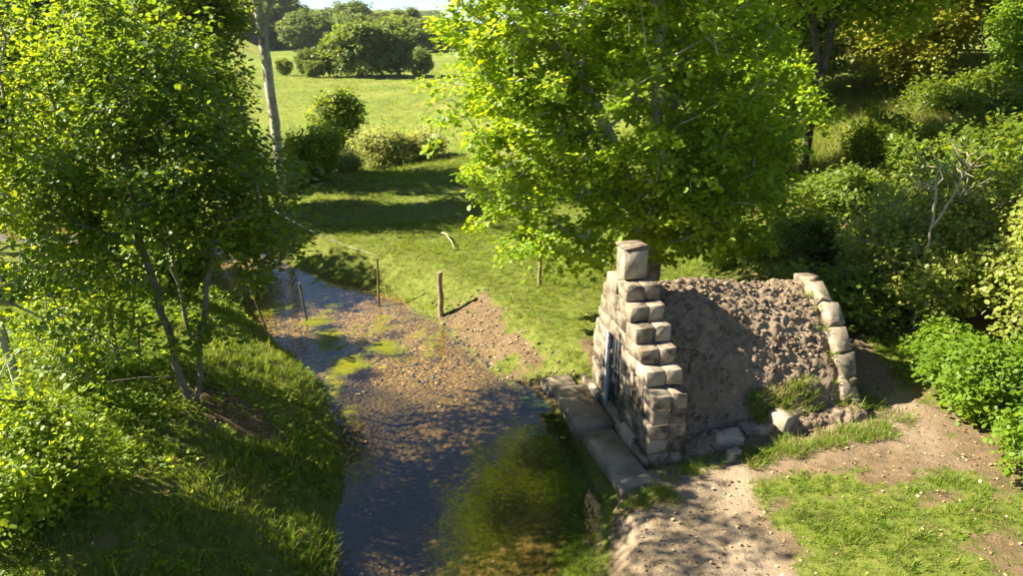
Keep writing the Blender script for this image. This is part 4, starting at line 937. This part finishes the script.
def scatter(name, label, P, scale, rot, idx, protos):
    me = bpy.data.meshes.new(name); n = len(P); me.vertices.add(n); me.vertices.foreach_set('co', np.asarray(P, np.float32).ravel())
    a = me.attributes.new('scl', 'FLOAT_VECTOR', 'POINT'); sc = np.asarray(scale, np.float32); sc = np.repeat(sc[:, None], 3, 1) if sc.ndim == 1 else sc; a.data.foreach_set('vector', sc.ravel().astype(np.float32))
    a = me.attributes.new('rot', 'FLOAT_VECTOR', 'POINT'); a.data.foreach_set('vector', np.asarray(rot, np.float32).ravel())
    a = me.attributes.new('idx', 'INT', 'POINT'); a.data.foreach_set('value', np.asarray(idx, np.int32))
    o = link(name, me); tag(o, label, None, None, 'stuff')
    pc = bpy.data.collections.new(name+'_source')
    for i, p in enumerate(protos):
        po = bpy.data.objects.new('%s_piece_%02d' % (name, i), p); pc.objects.link(po)
    ng = bpy.data.node_groups.new(name, 'GeometryNodeTree')
    ng.interface.new_socket('Geometry', in_out='INPUT', socket_type='NodeSocketGeometry'); ng.interface.new_socket('Geometry', in_out='OUTPUT', socket_type='NodeSocketGeometry')
    N_ = ng.nodes; L_2 = ng.links
    gi = N_.new('NodeGroupInput'); go = N_.new('NodeGroupOutput'); ci = N_.new('GeometryNodeCollectionInfo'); ci.inputs[0].default_value = pc; ci.inputs[1].default_value = True; ci.inputs[2].default_value = True
    ip = N_.new('GeometryNodeInstanceOnPoints'); ip.inputs['Pick Instance'].default_value = True
    def na(nm, t):
        q = N_.new('GeometryNodeInputNamedAttribute'); q.data_type = t; q.inputs[0].default_value = nm; return q.outputs[0]
    L_2.new(gi.outputs[0], ip.inputs['Points']); L_2.new(ci.outputs[0], ip.inputs['Instance']); L_2.new(na('idx', 'INT'), ip.inputs['Instance Index'])
    L_2.new(na('rot', 'FLOAT_VECTOR'), ip.inputs['Rotation']); L_2.new(na('scl', 'FLOAT_VECTOR'), ip.inputs['Scale']); L_2.new(ip.outputs[0], go.inputs[0])
    md = o.modifiers.new('scatter', 'NODES'); md.node_group = ng
    return o
def rpts(n, x0, x1, y0, y1, rg):
    return rg.uniform(x0, x1, n), rg.uniform(y0, y1, n)
def in_view(x, y, pad=.12):
    z = -5.0; a = y*math.cos(PITCH)-z*math.sin(PITCH); return np.abs(x/a) < .731+pad
rg = np.random.default_rng(99)
def rots(n, tilt=.15): return np.column_stack([rg.normal(0, tilt, n), rg.normal(0, tilt, n), rg.uniform(0, 6.28, n)])

# pasture, banks and foreground turf
xs_, ys_, dens = [], [], []
for (n, x0, x1, y0, y1) in ((36000, -7.5, 8.5, 4.4, 11), (24000, -9, 7, 10.5, 20), (16000, -14, 8, 19, 32)):
    x, y = rpts(n, x0, x1, y0, y1, rg); m_ = in_view(x, y); xs_.append(x[m_]); ys_.append(y[m_])
x = np.concatenate(xs_); y = np.concatenate(ys_)
mk = masks(x, y); dl, dr = stream_coords(x, y); s_, t_ = to_st(x, y)
cl = .5+.5*fbm(x*1.6, y*1.6, 3, 201)
prob = np.clip(1-mk['dirt']*1.25+.8*(cl-.5), .06, 1)*(np.maximum(dl, dr) > .03)
inslab = (t_ > -.82) & (t_ < .5) & (s_ > -.5) & (s_ < 3.3)
prob = prob*(~((t_ > .0) & (t_ < 3.6) & (s_ > -.15) & (s_ < 3.5)))*(~inslab)
keep = rg.random(len(x)) < prob; x, y = x[keep], y[keep]; dl, dr = dl[keep], dr[keep]; pk_ = prob[keep]
z = height(x, y)
lush = np.where((dr > 0) & (y < 10.5), 1.0, 0.0)
protos = [tuft('grass_tuft', 15, 1, .55, .55, .085, 'grass', 300+i) for i in range(4)]+[tuft('lush_tuft', 17, 1, .6, .6, .085, 'lawn', 310+i) for i in range(4)]+[tuft('dry_tuft', 13, 1, .6, .7, .06, 'drygrass', 320+i) for i in range(3)]
dryp = .12+.9*(.5+.5*fbm(x*.8, y*.8, 3, 205))*(dr > 0)*ss(1.9, .9, dr)*(y > 10.3)+.15*ss(22, 30, y)
ix = np.where(rg.random(len(x)) < dryp, rg.integers(8, 11, len(x)), np.where(rg.random(len(x)) < .25+.6*lush, rg.integers(4, 8, len(x)), rg.integers(0, 4, len(x))))
hgt = np.where((dl > 0) & (y < 14), rg.uniform(.05, .13, len(x)), np.where((dr > 0) & (y < 10.6), rg.uniform(.028, .085, len(x)), rg.uniform(.045, .10, len(x))+.05*ss(20, 30, y)))
hgt = hgt*(.6+.9*(.5+.5*fbm(x*1.1, y*1.1, 3, 207)))*np.where(rg.random(len(x)) < .05, 1.8, 1)*(.45+.55*np.clip(pk_, 0, 1))
scatter('meadow_grass', 'short green grass over the pasture, banks and clearing', np.column_stack([x, y, z-.004]), hgt, rots(len(x)), ix, protos)
# coarser grass far out in the field, and tall dry grass on the right slope
x, y = rpts(20000, -45, 6, 31, 120, rg); keep = in_view(x, y) & (rg.random(len(x)) < .25+.75*(.5+.5*fbm(x*.25, y*.25, 3, 211))); x, y = x[keep], y[keep]
fp = [tuft('field_tuft', 11, 1, 1.3, .7, .16, 'grass', 330+i) for i in range(3)]+[tuft('field_dry_tuft', 11, 1, 1.3, .8, .13, 'drygrass', 335+i) for i in range(2)]
scatter('field_grass', 'rough grass on the far field', np.column_stack([x, y, height(x, y)-.01]), rg.uniform(.10, .24, len(x)), rots(len(x)), rg.integers(0, 5, len(x)), fp)
x, y = rpts(14000, 5.5, 24, 11.5, 32, rg); hv = (x-6.2)+(y-14)*.35; keep = in_view(x, y, .3) & (rg.random(len(x)) < ss(.5, 3, hv)*(.4+.6*ss(17, 22, y))); x, y = x[keep], y[keep]
tp_ = [tuft('tall_tuft', 15, 1, .3, .5, .035, 'drygrass', 340+i) for i in range(3)]+[tuft('tall_green_tuft', 14, 1, .3, .5, .04, 'grass', 345+i) for i in range(3)]
scatter('tall_grass', 'tall dry grass and weeds on the slope at right', np.column_stack([x, y, height(x, y)-.01]), rg.uniform(.3, .75, len(x)), rots(len(x), .12), rg.integers(0, 6, len(x)), tp_)
# broad leaved ground cover on the left bank, weeds at the wall foot
x, y = rpts(20000, -8.5, -1.2, 4.4, 16, rg); dl, dr = stream_coords(x, y); cl = .5+.5*fbm(x*.9, y*.9, 3, 221)
keep = (dl > .15) & in_view(x, y) & (rg.random(len(x)) < ss(.40, .70, cl)*(.12+.7*ss(-3.5, -6.0, x))); x, y = x[keep], y[keep]
x2, y2 = rpts(2000, 1.3, 6.6, 6.2, 11.5, rg); s2, t2 = to_st(x2, y2); m2 = masks(x2, y2)
k2 = (rg.random(len(x2)) < (m2['dirt'] < .5)*.14) & ~((t2 > -.75) & (t2 < 3.55) & (s2 > -.3)); x2, y2 = x2[k2], y2[k2]
hp = [herb('herb', 13, .9, .55, .55, 'hazel', 350+i) for i in range(3)]+[herb('herb_green', 13, .9, .55, .5, 'fresh', 355+i) for i in range(2)]
P = np.column_stack([np.r_[x, x2], np.r_[y, y2]]); sc_ = np.r_[rg.uniform(.05, .12, len(x)), rg.uniform(.03, .06, len(x2))]
scatter('ground_cover', 'leafy herbs growing over the left bank and the clearing', np.column_stack([P, height(P[:, 0], P[:, 1])]), sc_, rots(len(P)), rg.integers(0, 5, len(P)), hp)
# weeds around the slabs, wall foot, low stone row and end stones
pl = []
for (s0, s1, t0, t1, n) in ((-.55, 2.9, -1.0, -.66, 260), (-.30, -.02, .1, 1.6, 70), (-.45, -.1, 1.2, 3.4, 260), (.28, .5, 1.7, 2.7, 150), (-.2, .9, 3.5, 3.8, 60), (.1, 1.3, 2.95, 3.25, 50), (-.75, -.45, -.6, .1, 90), (2.8, 3.3, -.9, .2, 80)):
    for q in range(n): pl.append(st(rg.uniform(s0, s1), rg.uniform(t0, t1)))
pl = np.array(pl); s_, t_ = to_st(pl[:, 0], pl[:, 1]); zz_ = height(pl[:, 0], pl[:, 1]); on = (t_ > .45) & (t_ < 3.45) & (s_ > -.4); zz_ = np.where(on, np.maximum(zz_, mound_z(s_, t_)), zz_)
ok = zz_ > .02; pl, zz_ = pl[ok], zz_[ok]
scatter('wall_weeds', 'weeds and grass growing round the slabs and stones', np.column_stack([pl, zz_-.01]), rg.uniform(.06, .17, len(pl)), rots(len(pl)), rg.integers(4, 11, len(pl)), protos)
# pebbles in the stream and stones on the banks
x, y = rpts(20000, -8, 1.3, 5.0, 19, rg); dl, dr = stream_coords(x, y); w_ = np.maximum(dl, dr)
keep = (w_ < .12) & (rg.random(len(x)) < (.25+.75*ss(.4, .7, .5+.5*fbm(x*1.5, y*1.5, 3, 231)))*(.25+.75*ss(10.6, 11.6, y))); x, y = x[keep], y[keep]
x2, y2 = rpts(5200, -3.5, 2.2, 10.2, 15, rg); dl, dr = stream_coords(x2, y2); k2 = rg.random(len(x2)) < eroded(x2, y2, dr)*.8; x2, y2 = x2[k2], y2[k2]
x3, y3 = rpts(2500, 1.0, 6.0, 5.2, 10.5, rg); m3 = masks(x3, y3); dl, dr = stream_coords(x3, y3); k3 = (rg.random(len(x3)) < m3['dirt']*.5) & (dr > .05); x3, y3 = x3[k3], y3[k3]
x = np.r_[x, x2, x3]; y = np.r_[y, y2, y3]; n1_ = len(x)-len(x2)-len(x3)
sc_ = .011+.028*rg.random(len(x))**3.5; sc_[n1_+len(x2):] *= .45
pp = [lump('pebble_piece', 'pebble', 360+i) for i in range(6)]
scatter('pebbles', 'pebbles of the stream bed and small stones on the bare banks', np.column_stack([x, y, height(x, y)+sc_*.2]), sc_, rots(len(x), .3), rg.integers(0, 6, len(x)), pp)
# clods on the mound
t_ = rg.uniform(.5, 3.0, 2000); s_ = rg.uniform(-.15, 2.3, 2000); xy = A0[None]+EW[None]*s_[:, None]+ET[None]*t_[:, None]
sc_ = .010+.030*rg.random(2000)**2.5
cpp = [lump('clod_piece', 'clod', 370+i, .75) for i in range(6)]
scatter('soil_clods', 'loose dry clods of earth lying on the mound', np.column_stack([xy, Zm.reshape(ns_, nt_)[np.clip(((s_+.42)/.022).astype(int), 0, ns_-1), np.clip(((t_-.4)/.026).astype(int), 0, nt_-1)]]), sc_, rots(2000, .6), rg.integers(0, 6, 2000), cpp)
# fallen leaves and straw
x, y = rpts(15000, -6.5, 6.8, 5.0, 15, rg); mk = masks(x, y); dl, dr = stream_coords(x, y); s_, t_ = to_st(x, y)
keep = (rg.random(len(x)) < .10+.6*mk['dirt']) & (np.maximum(dl, dr) > .1) & ~((t_ > -.8) & (t_ < 3.6) & (s_ > -.4) & (s_ < 3.4)); x, y = x[keep], y[keep]
lp = [leaves('leaf_piece', np.zeros((1, 3)), np.array([(1., 0, .1)]), np.array([(0.1*i, .2, 1.)]), np.array([1.]), 'round', 'litter', np.array([.5]), np.array([0.])) for i in range(4)]
scatter('leaf_litter', 'fallen dry leaves on the bare soil', np.column_stack([x, y, height(x, y)+.012]), rg.uniform(.015, .05, len(x)), rots(len(x), .35), rg.integers(0, 4, len(x)), lp)
# yellow green waterweed: broken strips trailing with the current in the lit shallows
def strip(line, width, n, thr, seed):
    line = np.array(line, float); f_ = rg.random(n)*(len(line)-1); i_ = f_.astype(int).clip(0, len(line)-2); q = (f_-i_)[:, None]
    p = line[i_]*(1-q)+line[i_+1]*q; p = p+np.column_stack([rg.normal(0, width, n), rg.normal(0, width, n)])
    return p[fbm(p[:, 0]*3.2, p[:, 1]*2.2, 4, seed) > thr]
pl = np.vstack([strip([(-4.25, 14.0), (-3.9, 13.3), (-3.5, 12.6), (-3.2, 12.0), (-2.85, 11.5)], .13, 1900, -.05, 401), strip([(-3.05, 13.1), (-2.7, 12.8), (-2.35, 12.5)], .17, 500, .05, 402),
                strip([(-5.6, 14.6), (-5.2, 14.9), (-4.6, 15.9), (-4.9, 16.7)], .22, 900, .1, 403), strip([(-4.2, 15.2), (-3.3, 14.2), (-2.4, 13.3), (-1.6, 12.3)], .4, 900, .25, 404), strip([(-3.6, 11.4), (-3.0, 10.8), (-2.7, 9.8)], .12, 300, .15, 405)])
dl, dr = stream_coords(pl[:, 0], pl[:, 1]); pl = pl[np.maximum(dl, dr) < -.02]
wp = [tuft('weed_tuft', 16, .16, .55, 1.6, .075, 'weed', 380+i) for i in range(4)]
scl = rg.uniform(.03, .085, len(pl)); sc3 = np.column_stack([scl, scl*1.7, scl])
ro = rots(len(pl), .08); ro[:, 2] = -.75+rg.normal(0, .5, len(pl))
scatter('waterweed', 'yellow green waterweed trailing in broken strips on the shallow stream', np.column_stack([pl, np.full(len(pl), -.002)]), sc3, ro, rg.integers(0, 4, len(pl)), wp)
# green moss and weed under water along the right margin
pl = np.vstack([strip([(.1, 10.7), (.5, 10.0), (.75, 9.0), (.85, 8.0), (.8, 7.0), (.75, 6.0), (.7, 5)], .17, 3600, .08, 411), strip([(-.1, 10.6), (.1, 9.6), (.2, 8.6)], .25, 700, .25, 412)])
dl, dr = stream_coords(pl[:, 0], pl[:, 1]); pl = pl[np.maximum(dl, dr) < .06]
mp_ = [tuft('moss_tuft', 14, .5, .7, .9, .10, 'lawn', 390+i) for i in range(4)]
scatter('streambed_moss', 'green moss and weed under the water along the slabs', np.column_stack([pl, height(pl[:, 0], pl[:, 1])]), rg.uniform(.03, .08, len(pl)), rots(len(pl), .1), rg.integers(0, 4, len(pl)), mp_)

# ------------------------------------------------------------------ the air over the valley
hm, nt, N, L = newmat('valley_air'); pv = nd(nt, 'ShaderNodeVolumePrincipled'); pv.inputs['Color'].default_value = (.86, .93, 1.0, 1); pv.inputs['Density'].default_value = .00012; pv.inputs['Anisotropy'].default_value = .3
ho = nt.nodes.new('ShaderNodeOutputMaterial'); L.new(pv.outputs[0], ho.inputs['Volume'])
lo, hi = (-440, -60, -3), (440, 720, 34)
hv_ = [(x, y, z) for z in (lo[2], hi[2]) for x, y in ((lo[0], lo[1]), (hi[0], lo[1]), (hi[0], hi[1]), (lo[0], hi[1]))]
hz = link('haze', mesh('haze', hv_, np.array([(3, 2, 1, 0), (4, 5, 6, 7), (0, 1, 5, 4), (1, 2, 6, 5), (2, 3, 7, 6), (3, 0, 4, 7)]), hm)); tag(hz, 'thin summer haze in the valley air', None, None, 'stuff')
